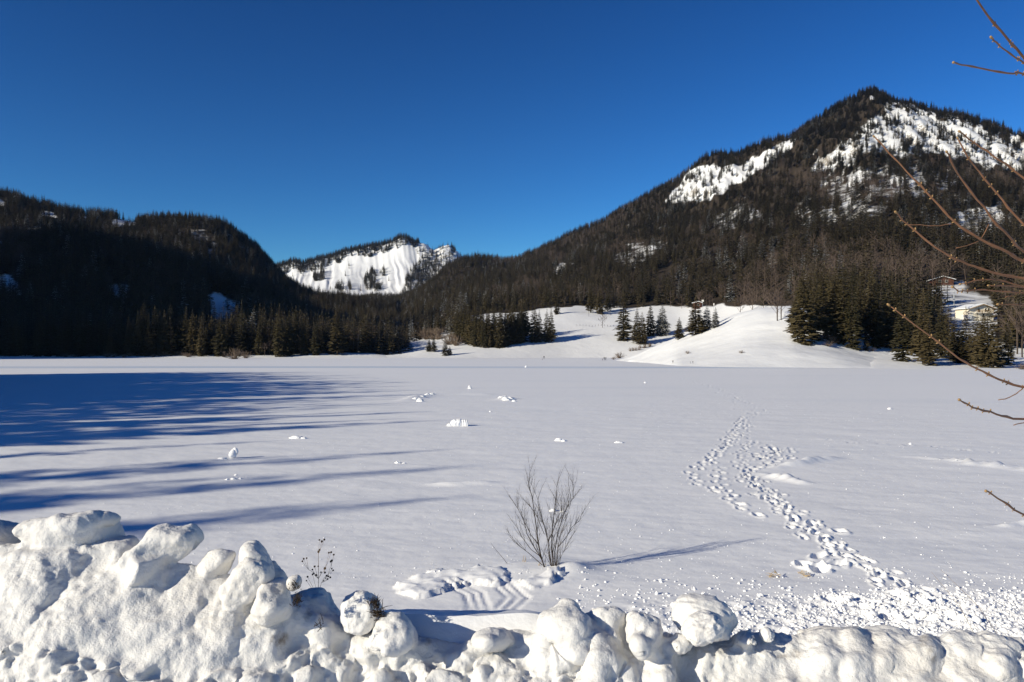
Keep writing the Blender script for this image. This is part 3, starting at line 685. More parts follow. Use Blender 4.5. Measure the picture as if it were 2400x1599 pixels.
# ------------------------------------------------------------------ single trees
HERO = [mesh_np('spruce_crown', *spruce_crown(300 + k, 34, 10, 5, (.15, .165, .135, .18, .15)[k], (.03, .05, .04, .02, .10)[k], .26), False) for k in range(5)]
HEROW = [mesh_np('snowy_spruce_crown', *spruce_crown(320 + k, 30, 9, 5, .19, .03, .26), False) for k in range(2)]
for m_ in HERO: m_.materials.append(M_NEEDLE)
for m_ in HEROW: m_.materials.append(M_NEEDLEW)
TRUNK = trunk_mb(.93, .013, 7).mesh('spruce_trunk'); TRUNK.materials.append(M_BARK)
BARE = []
for k in range(3):
    m_ = bare_tree(400 + k, 13, 7, 6, .55); me = m_.mesh('bare_crown', False); me.materials.append(M_TWIG); BARE.append(me)
BTR = MB(); BTR.tube([(0, 0, -.03), (.01, .004, .3), (0, 0, .6)], [.016, .011, .004], 7); BTR = BTR.mesh('bare_trunk'); BTR.materials.append(M_BARK)
def spruce(px, base, top, label, group=None, wid=1.0, snowy=False, name='spruce_tree', var=None, only=None):
    p = place(px, base, only); H = (base - top) / F * p.y * 1.10
    o = thing(name, label, 'tree', (p.x, p.y, p.z - .02 * H), random.uniform(0, 6.28), group)
    w = H * wid; o.scale = (w, w, H)
    me = (random.choice(HEROW) if snowy else HERO[var if var is not None else random.randrange(5)])
    link('crown', me, None, o); link('trunk', TRUNK, None, o)
    return o
def bare(px, base, top, label, group=None, wid=1.0, only=None):
    p = place(px, base, only); H = (base - top) / F * p.y
    o = thing('bare_tree', label, 'tree', (p.x, p.y, p.z - .02 * H), random.uniform(0, 6.28), group); o.scale = (H * wid, H * wid, H)
    link('crown', random.choice(BARE), None, o); link('trunk', BTR, None, o)
    return o
g = 'spruces along the left shore'
px = -30.0
while px < 700:
    base = 834 + random.uniform(-4, 2) - 3 * (px > 560)
    hh = random.uniform(52, 116) * (.82 if 495 < px < 560 else 1)
    if not (568 < px < 588 or 622 < px < 636): spruce(px, base, base - hh, 'dark spruce in the dense row standing along the shaded left shore', g, random.uniform(.95, 1.35))
    px += random.uniform(8, 15)
for px, b, t, w in ((655, 836, 722, 1.2), (678, 834, 735, 1.1), (712, 832, 742, 1.2), (738, 833, 760, 1.2)):
    spruce(px, b, t, 'dark spruce in the loose stand where the left shore opens onto snow', 'spruces of the loose stand', w)
spruce(790, 832, 722, 'broad dark spruce with branches down to the snow at the end of the stand', None, 1.55)
spruce(851, 818, 728, 'tall dark spruce at the back of the snowy bay right of the broad one', None, 1.3)
spruce(828, 816, 740, 'narrow dark spruce just left of the tall one in the bay', None, 1.0)
spruce(893, 817, 745, 'dark spruce behind the rounded low spruce at the bay', None, 1.4)
spruce(931, 818, 776, 'rounded low spruce on open snow at the end of the left wood', None, 2.3)
spruce(744, 833, 805, 'small bushy spruce at the foot of the loose stand', None, 1.6)
spruce(1006, 824, 796, 'smaller left one of the close spruce pair on the flat snow', None, 1.9)
spruce(1017, 825, 791, 'taller right one of the close spruce pair on the flat snow', None, 1.9)
spruce(1043, 834, 797, 'lone small spruce standing on the open snow flat', None, 2.0)
spruce(1054, 832, 813, 'tiny spruce touching the lone small spruce on its right side', None, 2.2)
g = 'spruces of the square plantation'
for k, px in enumerate(np.arange(1074, 1236, 7.4)):
    b = np.interp(px, [1074, 1100, 1135, 1175, 1205, 1236], [801, 808, 815, 815, 807, 798]); 
    spruce(px + random.uniform(-2, 2), b + random.uniform(-3, 1), b - random.uniform(76, 90) - 2, 'slim spruce in the tight dark plantation block at the meadow foot', g, random.uniform(.95, 1.2))
    if k % 2: spruce(px + 3, b - 12, b - random.uniform(84, 94), 'slim spruce in the tight dark plantation block at the meadow foot', g, 1.1)
spruce(1253, 802, 722, 'left spruce of the first pair beside the plantation', None, 1.35); spruce(1264, 801, 731, 'right spruce of the first pair beside the plantation', None, 1.25)
spruce(1282, 801, 729, 'left spruce of the second pair beside the plantation', None, 1.25); spruce(1292, 802, 729, 'right spruce of the second pair beside the plantation', None, 1.25)
spruce(1305, 737, 697, 'spruce alone on the upper rim of the meadow', None, 1.4)
for px, b, t, w, l in ((1461, 797, 696, 1.35, 'tallest and darkest spruce of the group on the open meadow'), (1493, 806, 733, 1.3, 'left half of the twin spruce low on the meadow'), (1505, 807, 742, 1.4, 'right half of the twin spruce low on the meadow'),
    (1525, 787, 718, 1.35, 'pointed spruce between the twin spruce and its frosted neighbour'), (1553, 786, 722, 1.35, 'rightmost frosted spruce of the meadow group'), (1592, 795, 750, 1.5, 'small spruce left of the bushy one behind the knoll'),
    (1630, 785, 708, 1.75, 'broad bushy spruce rising behind the knoll edge')): spruce(px, b, t - (b - t) * .07, l, None, w * 1.15, px == 1553)
spruce(1657, 772, 718, 'snow laden fir behind the knoll right of the bushy spruce', None, 1.6, True); spruce(1677, 768, 724, 'smaller snow laden fir farther right behind the knoll', None, 1.6, True)
for px, b, t, l in ((1384, 733, 668, 'left spruce of the three jutting into the meadow top'), (1405, 736, 672, 'middle spruce of the three jutting into the meadow top'), (1424, 730, 678, 'last spruce of the three jutting into the meadow top')): spruce(px, b, t, l, None, 1.3)
g = 'spruces on the right shore'
big = [(1866, 770, 690, 1.3), (1884, 805, 638, 1.0), (1908, 796, 648, .95), (1930, 770, 630, 1.0), (1956, 800, 640, .95), (1976, 808, 630, .95), (1997, 817, 662, 1.0), (2016, 790, 650, 1.0), (2048, 812, 668, 1.0), (2078, 815, 698, 1.1), (2100, 800, 670, 1.0), (2116, 847, 690, 1.05), (2140, 820, 680, 1.0),
  (2164, 853, 690, 1.05), (2178, 857, 742, 1.2), (2205, 838, 712, 1.0), (2223, 830, 722, 1.0), (2250, 851, 766, 1.3), (2264, 851, 728, 1.0), (2290, 855, 742, 1.1), (2238, 846, 748, 1.1), (2302, 858, 738, 1.05), (2315, 862, 726, 1.15), (2339, 862, 780, 1.4), (2363, 856, 762, 1.1), (2030, 822, 782, 1.4)]
labs = {2302: 'dark spruce under the right roof edge of the cream chalet', 2290: 'spruce in front of the right half of the cream chalet', 2238: 'slim spruce in the gap left of the cream chalet', 1866: 'short spruce at the top edge of the knoll', 2030: 'knee-high young spruce between tall ones above the knoll foot', 2339: 'low full spruce at the waterline beside the tallest one', 2178: 'short full spruce at the waterline in front of the taller pair',
  2250: 'short spruce below the parking place of the cream chalet', 2264: 'spruce directly below the cream chalet', 2315: 'tall full spruce right below the chalet corner near the waterline', 2363: 'last spruce on the shore next to the bare trees'}
ORD = ['first', 'second', 'third', 'fourth', 'fifth', 'sixth', 'seventh', 'eighth', 'ninth', 'tenth', 'eleventh', 'twelfth', 'thirteenth', 'fourteenth', 'fifteenth']
tall = sorted(b_[0] for b_ in big if b_[0] not in labs)
for px, b, t, w in big:
    spruce(px, b, t, labs.get(px, 'tall slim spruce, %s from the knoll in the row on the right shore' % (ORD[tall.index(px)] if px in tall else '')), None if px in labs else g, w * 1.25)
for k in range(26):
    px = 1880 + k * 20 + random.uniform(-6, 6); b = np.interp(px, [1880, 2000, 2100, 2200, 2400], [735, 745, 770, 800, 815]) + random.uniform(-10, 8)
    if 2190 < px < 2345: continue
    spruce(px, b, b - random.uniform(95, 130), 'tall slim spruce in the second row behind the right shore', 'spruces behind the right shore', random.uniform(.9, 1.15), only=[TR])
bare(1412, 768, 732, 'thin leafless tree alone in the middle of the meadow', None, 1.0)
bare(1822, 752, 668, 'leafless tree with several stems on top of the knoll', None, 1.1); bare(1831, 750, 676, 'slimmer leafless tree touching the one on top of the knoll', None, 1.0)
bare(1946, 790, 700, 'pale leafless tree between the big spruces', None, .8); bare(2384, 830, 690, 'tall leafless tree at the right shore beside the last spruce', None, .9); bare(2396, 838, 715, 'leafless tree half cut by the picture edge on the right shore', None, .9)
for px, b, t in ((1790, 733, 660), (1764, 742, 672), (1735, 748, 680)): bare(px, b, t, 'leafless tree along the crest behind the knoll', 'leafless trees behind the knoll', .9, only=[TR])
for px, b, t in ((505, 832, 795), (515, 833, 800), (620, 834, 800), (632, 833, 795)): bare(px, b, t, 'thin leafless sapling at the left shore edge', 'saplings at the left shore', .8)
# shrubs: low twiggy balls
def shrub_mesh(seed):
    r = random.Random(seed); m = MB()
    for i in range(70):
        az = r.uniform(0, 6.28); el = r.uniform(.25, 1.45); L = r.uniform(.6, 1.05)
        d = Vector((math.cos(az) * math.cos(el), math.sin(az) * math.cos(el), math.sin(el))); a = Vector((r.uniform(-.12, .12), r.uniform(-.12, .12), 0))
        mid = a + d * L * .55 + Vector((r.uniform(-.06, .06), r.uniform(-.06, .06), .04)); m.tube([a, mid, a + d * L], [.014, .010, .003], 3, False)
        for k in range(3):
            q = mid.lerp(a + d * L, r.uniform(0, .8)); m.tube([q, q + (d + Vector((r.uniform(-.6, .6), r.uniform(-.6, .6), r.uniform(-.2, .5)))) * .25], [.008, .002], 3, False)
    return m.mesh('shrub_twigs', False)
SHR = [shrub_mesh(k) for k in range(3)]
M_SHRUB = plain('shrub_twigs', (.17, .125, .09), .8, .3, 1.0)
for me in SHR: me.materials.append(M_SHRUB)
def shrub(px, base, hpx, label, group=None, wid=1.2, only=None):
    p = place(px, base, only); H = hpx / F * p.y; o = link('shrub', random.choice(SHR)); o.location = (p.x, p.y, p.z - .03 * H); o.scale = (H * wid, H * wid, H); o.rotation_euler.z = random.uniform(0, 6)
    return tag(o, label, 'shrub', group)
shrub(1452, 840, 15, 'round grey-brown shrub where the meadow meets the knoll'); shrub(1438, 843, 7, 'small grey shrub just left of the round one')
shrub(1612, 829, 7, 'little dark twig tuft on the lower knoll slope', None, 1.4); shrub(1738, 828, 7, 'little grey twig tuft farther up the knoll slope', None, 1.4); shrub(1855, 782, 16, 'pale twiggy shrub at the foot of the knoll spruces')
for px, b, h in ((1935, 795, 22), (1950, 805, 18), (1940, 812, 14)): shrub(px, b, h, 'brown tangle of shrub between the big spruces', 'shrubs between the big spruces', 1.3)
shrub(2045, 823, 9, 'low dark shrub at the foot of the right shore wood', None, 1.5); shrub(2395, 866, 14, 'brown reedy shrub at the right end of the shore', None, 1.6)
for px in (1060, 1052, 1068): shrub(px, 808 + random.uniform(-3, 3), 26, 'reddish bare shrub left of the plantation', 'shrubs left of the plantation', 1.0)
for px in (985, 1000, 1015, 1028): shrub(px, 796, 30, 'bare brown shrub at the back of the snow flat', 'shrubs at the back of the flat', .9)
for k in range(22): shrub(150 + k * 14 + random.uniform(-5, 5), 834 + random.uniform(-1, 4), random.uniform(5, 11), 'low dark shrub half buried in snow on the left shore strip', 'shrubs on the left shore strip', 1.8, [TD])
shrub(550, 842, 27, 'olive brown bush at the tip of the left shore', None, 1.3); shrub(575, 840, 18, 'small brown bush right of the olive brown one', None, 1.2)
for k in range(9): shrub(1478 + k * 6 + random.uniform(-2, 2), 824 - k * 1.4 + random.uniform(-2, 2), 9, 'thin twig tuft in the hollow left of the knoll', 'twig tufts in the hollow', .7)

# ------------------------------------------------------------------ buildings, poles, people
M_CREAM = plain('cream_plaster', (.72, .66, .54), .8, .06, 2); M_BROWN = plain('brown_boards', (.085, .035, .022), .7, .25, 5); M_ROOFSNOW = plain('roof_snow', (.85, .87, .89), .6, .03, 2)
M_FASCIA = plain('fascia_wood', (.42, .26, .12), .7, .2, 3); M_PANE = plain('window_glass', (.02, .025, .03), .1, .1, 3); M_FRAME = plain('window_frame', (.75, .72, .66), .6, .05, 3); M_GREY = plain('grey_metal', (.42, .44, .46), .5, .1, 3); M_SIGN = plain('white_sign', (.82, .80, .76), .6, .04, 3); M_DARKWOOD = plain('dark_wood', (.05, .035, .028), .8, .3, 4); M_BLUE = plain('shade_grey', (.35, .33, .30), .8, .1, 3)
def gable_house(name, label, p, wx, dy, hw, hr, over, wallm, roofm, fasciam, rz):
    o = thing(name, label, 'house', p, rz)
    w = MB(); x, y = wx / 2, dy / 2
    w.v += [(-x, -y, -2), (x, -y, -2), (x, -y, hw), (0, -y, hw + hr), (-x, -y, hw), (-x, y, -2), (x, y, -2), (x, y, hw), (0, y, hw + hr), (-x, y, hw)]
    w.f += [(0, 1, 2, 3, 4), (9, 8, 7, 6, 5), (1, 6, 7, 2), (5, 0, 4, 9)]; w.build('wall', wallm, o, False)
    sl_ = math.atan2(hr, x); L = x / math.cos(sl_) + over
    for sg, nm in ((-1, 'roof'), (1, 'roof')):
        r = MB(); c, s_ = math.cos(sl_), math.sin(sl_)
        for (a, zz) in ((0, .10), (L, .10), (L, .34), (0, .34)):
            for yy in (-y - over, y + over): r.v.append((sg * (a * c), yy, hw + hr - a * s_ + zz))
        r.f += [(0, 2, 3, 1), (2, 4, 5, 3), (4, 6, 7, 5), (0, 6, 4, 2), (1, 3, 5, 7), (0, 1, 7, 6)]; ro = r.build('roof', roofm, o, False)
        f = MB(); 
        for (a, zz) in ((0, -.12), (L, -.12), (L, .098), (0, .098)):
            for yy in (-y - over - .06, -y - over + .10): f.v.append((sg * (a * c), yy, hw + hr - a * s_ + zz))
        f.f += [(0, 2, 3, 1), (2, 4, 5, 3), (4, 6, 7, 5), (0, 6, 4, 2), (1, 3, 5, 7), (0, 1, 7, 6)]; f.build('fascia', fasciam, ro, False)
    return o
def window(o, x, z, w, h, y):
    f = MB(); f.box((x, y - .03, z + h / 2 + .05), (w + .2, .08, .1)); f.box((x, y - .03, z - h / 2 - .05), (w + .2, .08, .1)); f.box((x - w / 2 - .05, y - .03, z), (.1, .08, h)); f.box((x + w / 2 + .05, y - .03, z), (.1, .08, h))
    fo = f.build('window', M_FRAME, o, False); g_ = MB(); g_.box((x, y - .01, z), (w, .03, h)); g_.build('pane', M_PANE, fo, False)
p = place(2283, 748, [TR]); sc_ = p.y / F
h1 = gable_house('chalet', 'cream chalet with flat gable roof half hidden by spruces', (p.x, p.y, p.z), 58 * sc_, 8, 24 * sc_, 9 * sc_, .9, M_CREAM, M_ROOFSNOW, M_FASCIA, .12)
window(h1, 9 * sc_, 20 * sc_, 4 * sc_, 7 * sc_, -4); window(h1, 17 * sc_, 20 * sc_, 5 * sc_, 7 * sc_, -4); window(h1, 4 * sc_, 7 * sc_, 5 * sc_, 9 * sc_, -4); window(h1, -8 * sc_, 19 * sc_, 6 * sc_, 8 * sc_, -4)
bl = MB(); bl.box((3 * sc_, -4.55, 13 * sc_), (44 * sc_, 1.1, .14)); bal = bl.build('balcony', M_FRAME, h1, False)
for k in range(12):
    b_ = MB(); b_.box(((-17 + 3.7 * k) * sc_, -5.02, 13 * sc_ + .5), (.08, .06, .86)); b_.build('baluster', M_FASCIA, bal, False)
b_ = MB(); b_.box((3 * sc_, -5.02, 13 * sc_ + .98), (44 * sc_, .1, .1)); b_.build('rail', M_FASCIA, bal, False)
b_ = MB(); b_.box((-33 * sc_, -3.2, 3 * sc_), (8 * sc_, 3, 8 * sc_)); b_.box((-33 * sc_, -3.2, 7.6 * sc_), (10 * sc_, 3.6, .3)); b_.build('porch', M_SIGN, h1, False)
p = place(2205, 666, [TR]); sc_ = p.y / F
h2 = gable_house('hut', 'dark brown wooden hut with low snowy roof high on the slope', (p.x, p.y, p.z), 46 * sc_, 7, 9 * sc_, 7 * sc_, .9, M_BROWN, M_ROOFSNOW, M_DARKWOOD, -.25)
window(h2, -6 * sc_, 5 * sc_, 5 * sc_, 5 * sc_, -3.5); window(h2, 8 * sc_, 5 * sc_, 5 * sc_, 5 * sc_, -3.5)
p = place(1634, 722, [TR]); sc_ = p.y / F
h3 = gable_house('lift_hut', 'tiny brown lift hut with bright roof edge at the meadow top', (p.x, p.y, p.z), 16 * sc_, 5, 12 * sc_, 2.5 * sc_, .6, M_BROWN, M_ROOFSNOW, M_SIGN, .1)
window(h3, 0, 7 * sc_, 4 * sc_, 4 * sc_, -2.5)
def sign(px, base, top, wpx, hpx, label, n=1):
    p = place(px, base, [TR]); sc_ = p.y / F; o = thing('sign', label, 'sign', p); m = MB(); H = (base - top) * sc_
    m.tube([(0, 0, -.3), (0, 0, H - hpx * sc_ * .5)], [.1, .1], 6); m.build('post', M_GREY, o)
    for k in range(n):
        m = MB(); m.box(((k - (n - 1) / 2) * (wpx + .5) * sc_, -.16, H - hpx * sc_ / 2), (wpx * sc_, .1, hpx * sc_)); m.build('panel', M_SIGN, o, False)
sign(1647, 728, 703, 2.2, 4.2, 'twin white panels on a grey post beside the lift hut', 2); sign(1673, 730, 711, 2.3, 5.5, 'single narrow white panel on a post right of the lift hut')
p = place(2236, 726, [TR]); m = MB(); H = 42 * p.y / F
o = thing('lamp_post', 'pale grey lamp post beside the cream chalet', 'pole', p); m.tube([(0, 0, -.5), (0, 0, H)], [.22, .16], 8); m.build('pole', M_GREY, o); m = MB(); m.tube([(0, 0, H), (.5, -.3, H + .25), (1.1, -.6, H + .2)], [.08, .08, .12], 6); m.build('lamp_head', M_GREY, o)
for i, (px, b, t) in enumerate(((1254, 722, 708), (1278, 721, 708), (1325, 716, 704), (1380, 742, 728), (1430, 740, 726))):
    p = place(px, b, [TR]); m = MB(); H = (b - t) * p.y / F; m.tube([(0, 0, -.5), (0, 0, H)], [.09, .07], 6); m.box((0, 0, H + .06), (.5, .12, .12)); o = m.build('slope_pole', M_DARKWOOD, None, False); o.location = p; tag(o, 'thin dark pole standing on the upper meadow', 'pole', 'poles on the upper meadow')
p = place(264, 512, [TC]); m = MB(); m.tube([(0, 0, -1), (0, 0, 11)], [.35, .2], 6); m.box((0, 0, 10.4), (2.4, .4, .4)); o = m.build('lift_mast', M_DARKWOOD); o.location = p; tag(o, 'lone mast on the ridge of the left hill', 'mast')
# fence line across the meadow
for k in range(13):
    px = 1352 + k * 7.2; p = place(px, 765 - 1.2 * math.sin(k), [TR]); m = MB(); m.box((0, 0, .45), (.14, .14, 1.5)); m.box((0, 0, 1.22), (.2, .2, .06)); o = m.build('fence_post', M_DARKWOOD, None, False); o.location = p; tag(o, 'short wooden fence post in the line crossing the meadow', 'post', 'fence posts across the meadow')

def person_mesh(pose):
    sk = {'pel': (0, 0, .92, .15, .12), 'ch': (0, .02, 1.28, .18, .12), 'nk': (0, .01, 1.47, .06, .06), 'hd': (0, -.01, 1.60, .10, .11), 'tp': (0, -.01, 1.72, .07, .08),
          'sl': (-.19, .01, 1.38, .07, .07), 'el': (-.27, .03, 1.12, .05, .05), 'hl': (-.28, -.08, .90, .04, .04), 'sr': (.19, .01, 1.38, .07, .07), 'er': (.28, .02, 1.12, .05, .05), 'hr': (.30, -.10, .92, .04, .04),
          'tl': (-.1, 0, .84, .10, .10), 'kl': (-.12, -.05, .48, .065, .065), 'al': (-.13, .06, .09, .05, .05), 'fl': (-.14, -.10, .04, .045, .04), 'tr': (.1, 0, .84, .10, .10), 'kr': (.13, -.12, .48, .065, .065), 'ar': (.14, -.1, .09, .05, .05), 'fr': (.15, -.25, .04, .045, .04)}
    for k, d in pose.items(): v = sk[k]; sk[k] = (v[0] + d[0], v[1] + d[1], v[2] + d[2], v[3], v[4])
    ks = list(sk); me = bpy.data.meshes.new('person_rig')
    me.from_pydata([sk[k][:3] for k in ks], [(ks.index(a), ks.index(b)) for a, b in (('pel', 'ch'), ('ch', 'nk'), ('nk', 'hd'), ('hd', 'tp'), ('ch', 'sl'), ('sl', 'el'), ('el', 'hl'), ('ch', 'sr'), ('sr', 'er'), ('er', 'hr'), ('pel', 'tl'), ('tl', 'kl'), ('kl', 'al'), ('al', 'fl'), ('pel', 'tr'), ('tr', 'kr'), ('kr', 'ar'), ('ar', 'fr'))], [])
    ob = bpy.data.objects.new('person_rig', me); C.objects.link(ob)
    md = ob.modifiers.new('skin', 'SKIN'); sv = me.skin_vertices[0].data
    for i, k in enumerate(ks): sv[i].radius = sk[k][3:]; sv[i].use_root = (k == 'pel')
    ob.modifiers.new('sub', 'SUBSURF').levels = 1
    dg = bpy.context.evaluated_depsgraph_get(); out = bpy.data.meshes.new_from_object(ob.evaluated_get(dg)); bpy.data.objects.remove(ob)
    for q in out.polygons: q.use_smooth = True
    return out
M_CLOTH = [plain('jacket_%d' % k, c, .8, .1, 6) for k, c in enumerate(((.02, .025, .04), (.05, .02, .02), (.03, .03, .03), (.10, .11, .13)))]
PM = [person_mesh({}), person_mesh({'hl': (-.15, -.15, .35), 'el': (-.12, -.05, .1), 'kr': (0, -.1, .05)}), person_mesh({'ch': (.05, -.06, -.02), 'nk': (.06, -.1, -.02), 'hd': (.07, -.12, -.02), 'tp': (.07, -.13, -.02)})]
SKIN = plain('face', (.45, .28, .20), .7, .05, 9)
for i, (px, b, hp, l) in enumerate(((1275, 842, 8.2, 'tiny person in dark clothes walking on the lake edge left of the meadow'), (1271, 844, 4.2, 'tiny child beside the dark figure at the lake edge'), (1416, 845, 9, 'left person of the dark group at the meadow foot'), (1420, 845, 8.5, 'right person of the dark group at the meadow foot'), (1412, 846, 6, 'smaller figure at the left of the group at the meadow foot'),
    (1577, 852, 8, 'person in black standing at the knoll foot'), (1618, 853, 6.5, 'grey dressed figure at the knoll foot, left of two'), (1624, 853, 7, 'grey dressed figure at the knoll foot, right of two'))):
    p = place(px, b); s_ = hp / F * p.y / 1.75
    me = PM[i % 3].copy(); o = link('person', me, M_CLOTH[3 if i > 5 else i % 3]); o.location = p; o.scale = (s_,) * 3; o.rotation_euler.z = i * 1.3; tag(o, l, 'person')
    hm = MB(); hm.tube([(0, -.015, 1.52), (0, -.02, 1.60), (0, -.02, 1.68)], [.085, .118, .06], 8); hd = hm.build('face', SKIN, o); hd.location.y = -.012
# ------------------------------------------------------------------ snow lumps out on the lake
def ico(sub=4):
    bm = bmesh.new(); bmesh.ops.create_icosphere(bm, subdivisions=sub, radius=1); V = np.array([v.co[:] for v in bm.verts]); Fc = np.array([[v.index for v in f.verts] for f in bm.faces]); bm.free(); return V, Fc
ICO3, ICO4, ICO5 = ico(4), ico(5), ico(6)
def lump_mesh(name, seed, dims, amp=.35, freq=1.2, flat=.0, sub=None):
    V, Fc = sub or ICO3; V = V.copy()
    d = 1 + amp * fbm(V[:, 0] * freq + seed * 3.7, V[:, 1] * freq, V[:, 2] * freq, o=4, seed=seed) + .12 * amp * fbm(V[:, 0] * 6, V[:, 1] * 6 + seed, V[:, 2] * 6, o=3, seed=seed + 3)
    V *= d[:, None]; V *= np.array(dims)
    if flat: V[:, 2] = np.where(V[:, 2] < -flat * dims[2], -flat * dims[2] + .1 * (V[:, 2] + flat * dims[2]), V[:, 2])
    return mesh_np(name, V, Fc)
def lake_lump(px, py, wpx, hpx, label, seed, amp=.4, group=None, name='snow_lump', freq=1.3):
    p = lake_pt(px, py); k = p.y / F; me = lump_mesh(name, seed, (wpx / 2 * k, wpx * .4 * k, hpx * k), amp, freq)
    o = link(name, me, M_LUMP); o.location = (p.x, p.y, .0); return tag(o, label, 'snow', group)
p = lake_pt(545, 1074); k = p.y / F; H = 24 * k                                   # snow figure with a hollow on its right side
snowfig = thing('snow_figure', 'upright white snow figure with a hooked top on the lake', 'snow', p)
V, Fc = ICO4; V = V.copy(); t = (V[:, 2] + 1) / 2
V[:, 0] *= (1.0 - .42 * t) * 11 * k; V[:, 1] *= (1 - .35 * t) * 10 * k; V[:, 2] = t * H * 1.04 - .05 * H; V[:, 0] += .22 * t ** 2 * 20 * k
V += (.05 * H * fbm(V[:, 0] * 5, V[:, 1] * 5, V[:, 2] * 5, o=4, seed=5))[:, None]
link('body', mesh_np('body', V, Fc), M_LUMP, snowfig)
m = MB(); m.tube([(4 * k, 0, H * .9), (9 * k, -.02, H * .86), (11.5 * k, -.02, H * .62), (9 * k, 0, H * .38)], [4 * k, 3.4 * k, 3.2 * k, 2.4 * k], 12); m.build('hook', M_LUMP, snowfig)
lake_lump(522, 1076, 22, 4, 'low snow slab left of the snow figure', 11, .3)
p = lake_pt(1074, 998); k = p.y / F                                               # collapsed snow hut
ig = thing('snow_hut', 'half collapsed white snow hut with openings in the middle of the lake', 'snow', p)
V, Fc = ICO4; V = V.copy(); V *= np.array((15 * k, 13 * k, 17 * k)); V *= (1 + .22 * fbm(V[:, 0] * 3, V[:, 1] * 3, V[:, 2] * 3, o=4, seed=8))[:, None]; V[:, 2] = np.maximum(V[:, 2], -.1); link('dome', mesh_np('dome', V, Fc), M_LUMP, ig)
for x, w in ((13, 3.2), (18, 3.6), (22, 2.6)):
    m = MB(); m.tube([(x * k, -10 * k, -.05), ((x - .5) * k, -9 * k, 7 * k), ((x - 3) * k, -4 * k, 14 * k)], [w * k, w * .8 * k, w * .7 * k], 9); m.build('pillar', M_LUMP, ig)
me = lump_mesh('block', 31, (7 * k, 6 * k, 5 * k), .4); b_ = link('block', me, M_LUMP, ig); b_.location = (-19 * k, -8 * k, 1 * k)
me = lump_mesh('block', 33, (9 * k, 6 * k, 10 * k), .4); b_ = link('block', me, M_LUMP, ig); b_.location = (-8 * k, -7 * k, 4 * k)
for i, (px, py, w, h, l) in enumerate(((1101, 911, 9, 7, 'small upright snow block behind the collapsed snow hut'), (697, 1027, 34, 6, 'flat snow mound left of the lake centre'), (712, 1028, 12, 4, 'little snow clod on the right end of the flat mound'), (1309, 1033, 16, 6, 'small snow heap right of the hut, nearer the bush'), (1322, 1034, 12, 3.5, 'flat clod touching the small snow heap'),
    (1450, 1038, 20, 4, 'low crumbled snow patch farther right of the small heap'), (932, 1085, 14, 4, 'small snow bump left above the bush'), (947, 1086, 8, 2, 'tiny snow crumb beside the small bump'), (548, 1124, 14, 4, 'right one of the crumbs below the snow figure'), (563, 1123, 9, 4, 'last crumb below the snow figure, in the stripe shadow'), (553, 1115, 9, 3, 'crumb at the upper edge of the stripe shadow'), (532, 1125, 9, 3, 'left crumb below the snow figure in the stripe shadow'),
    (1233, 861, 5, 4, 'tiny white block far out on the lake'), (1512, 898, 5, 3, 'tiny snow clod far out right of the middle'), (2086, 959, 10, 4, 'single snow clod on the empty right part of the lake'), (2133, 1041, 6, 3, 'tiny clod on the right part of the lake'), (1296, 1198, 16, 6, 'white snow clod seen through the bush twigs'), (1318, 1200, 9, 4, 'small clod right of the one seen through the bush'), (1149, 966, 6, 3, 'tiny clod above the bush'), (2160, 1302, 7, 4, 'tiny clod near the dry stalks'))):
    lake_lump(px, py, w, h, l, 40 + i, .5)
for i, (px, py, w, h) in enumerate(((975, 937, 20, 5), (990, 933, 18, 6), (1003, 928, 16, 5), (985, 941, 14, 6), (960, 932, 14, 3), (1012, 925, 14, 4))): lake_lump(px, py, w, h, 'snow clod in the broken heap left behind the hut', 70 + i, .6, 'clods of the broken heap')
for i, (px, py, w, h) in enumerate(((1175, 934, 14, 5), (1186, 938, 18, 6), (1198, 937, 16, 6), (1182, 932, 10, 4), (1205, 941, 9, 3))): lake_lump(px, py, w, h, 'snow clod in the broken heap right behind the hut', 80 + i, .6, 'clods of the right heap')

# ------------------------------------------------------------------ ploughed snow bank in front
def ell(px, py, Y, rx, ry, rd, tilt=0, seed=0, amp=.16, yaw=0, lean=0, wild=False):          # an oblong lump: pixel centre and half sizes, depth in metres
    V, Fc = ICO3; V = V.copy(); k = Y / F
    if wild: V = V * (1 + .55 * fbm(V[:, 0] * 1.9 + seed * 2.3, V[:, 1] * 1.9, V[:, 2] * 1.9, o=3, seed=seed + 40))[:, None]; V[:, :2] *= np.clip(1.12 - .32 * V[:, 2], .5, 1.5)[:, None]
    else: V = np.sign(V) * np.abs(V) ** .86                                  # a little boxier than a ball
    V *= (1 + amp * fbm(V[:, 0] * 1.3 + seed * 5.1, V[:, 1] * 1.3, V[:, 2] * 1.3, o=3, seed=seed))[:, None]
    rs = np.random.default_rng(seed + 77)
    for q_ in range(4 if wild else 9):                                                           # broken faces
        n_ = rs.normal(size=3); n_ /= np.linalg.norm(n_); c_ = rs.uniform(.58, .84); ex = V @ n_ - c_
        V -= np.where(ex > 0, ex * .88, 0)[:, None] * n_
    V *= np.array((rx * k * 1.12, rd * 1.1, ry * k * 1.12))
    M = Matrix.Rotation(R(yaw), 3, 'Z') @ Matrix.Rotation(R(lean), 3, 'X') @ Matrix.Rotation(-R(tilt), 3, 'Y')
    V = V @ np.array(M).T
    c = P(px, py, Y); return V + np.array(c), Fc
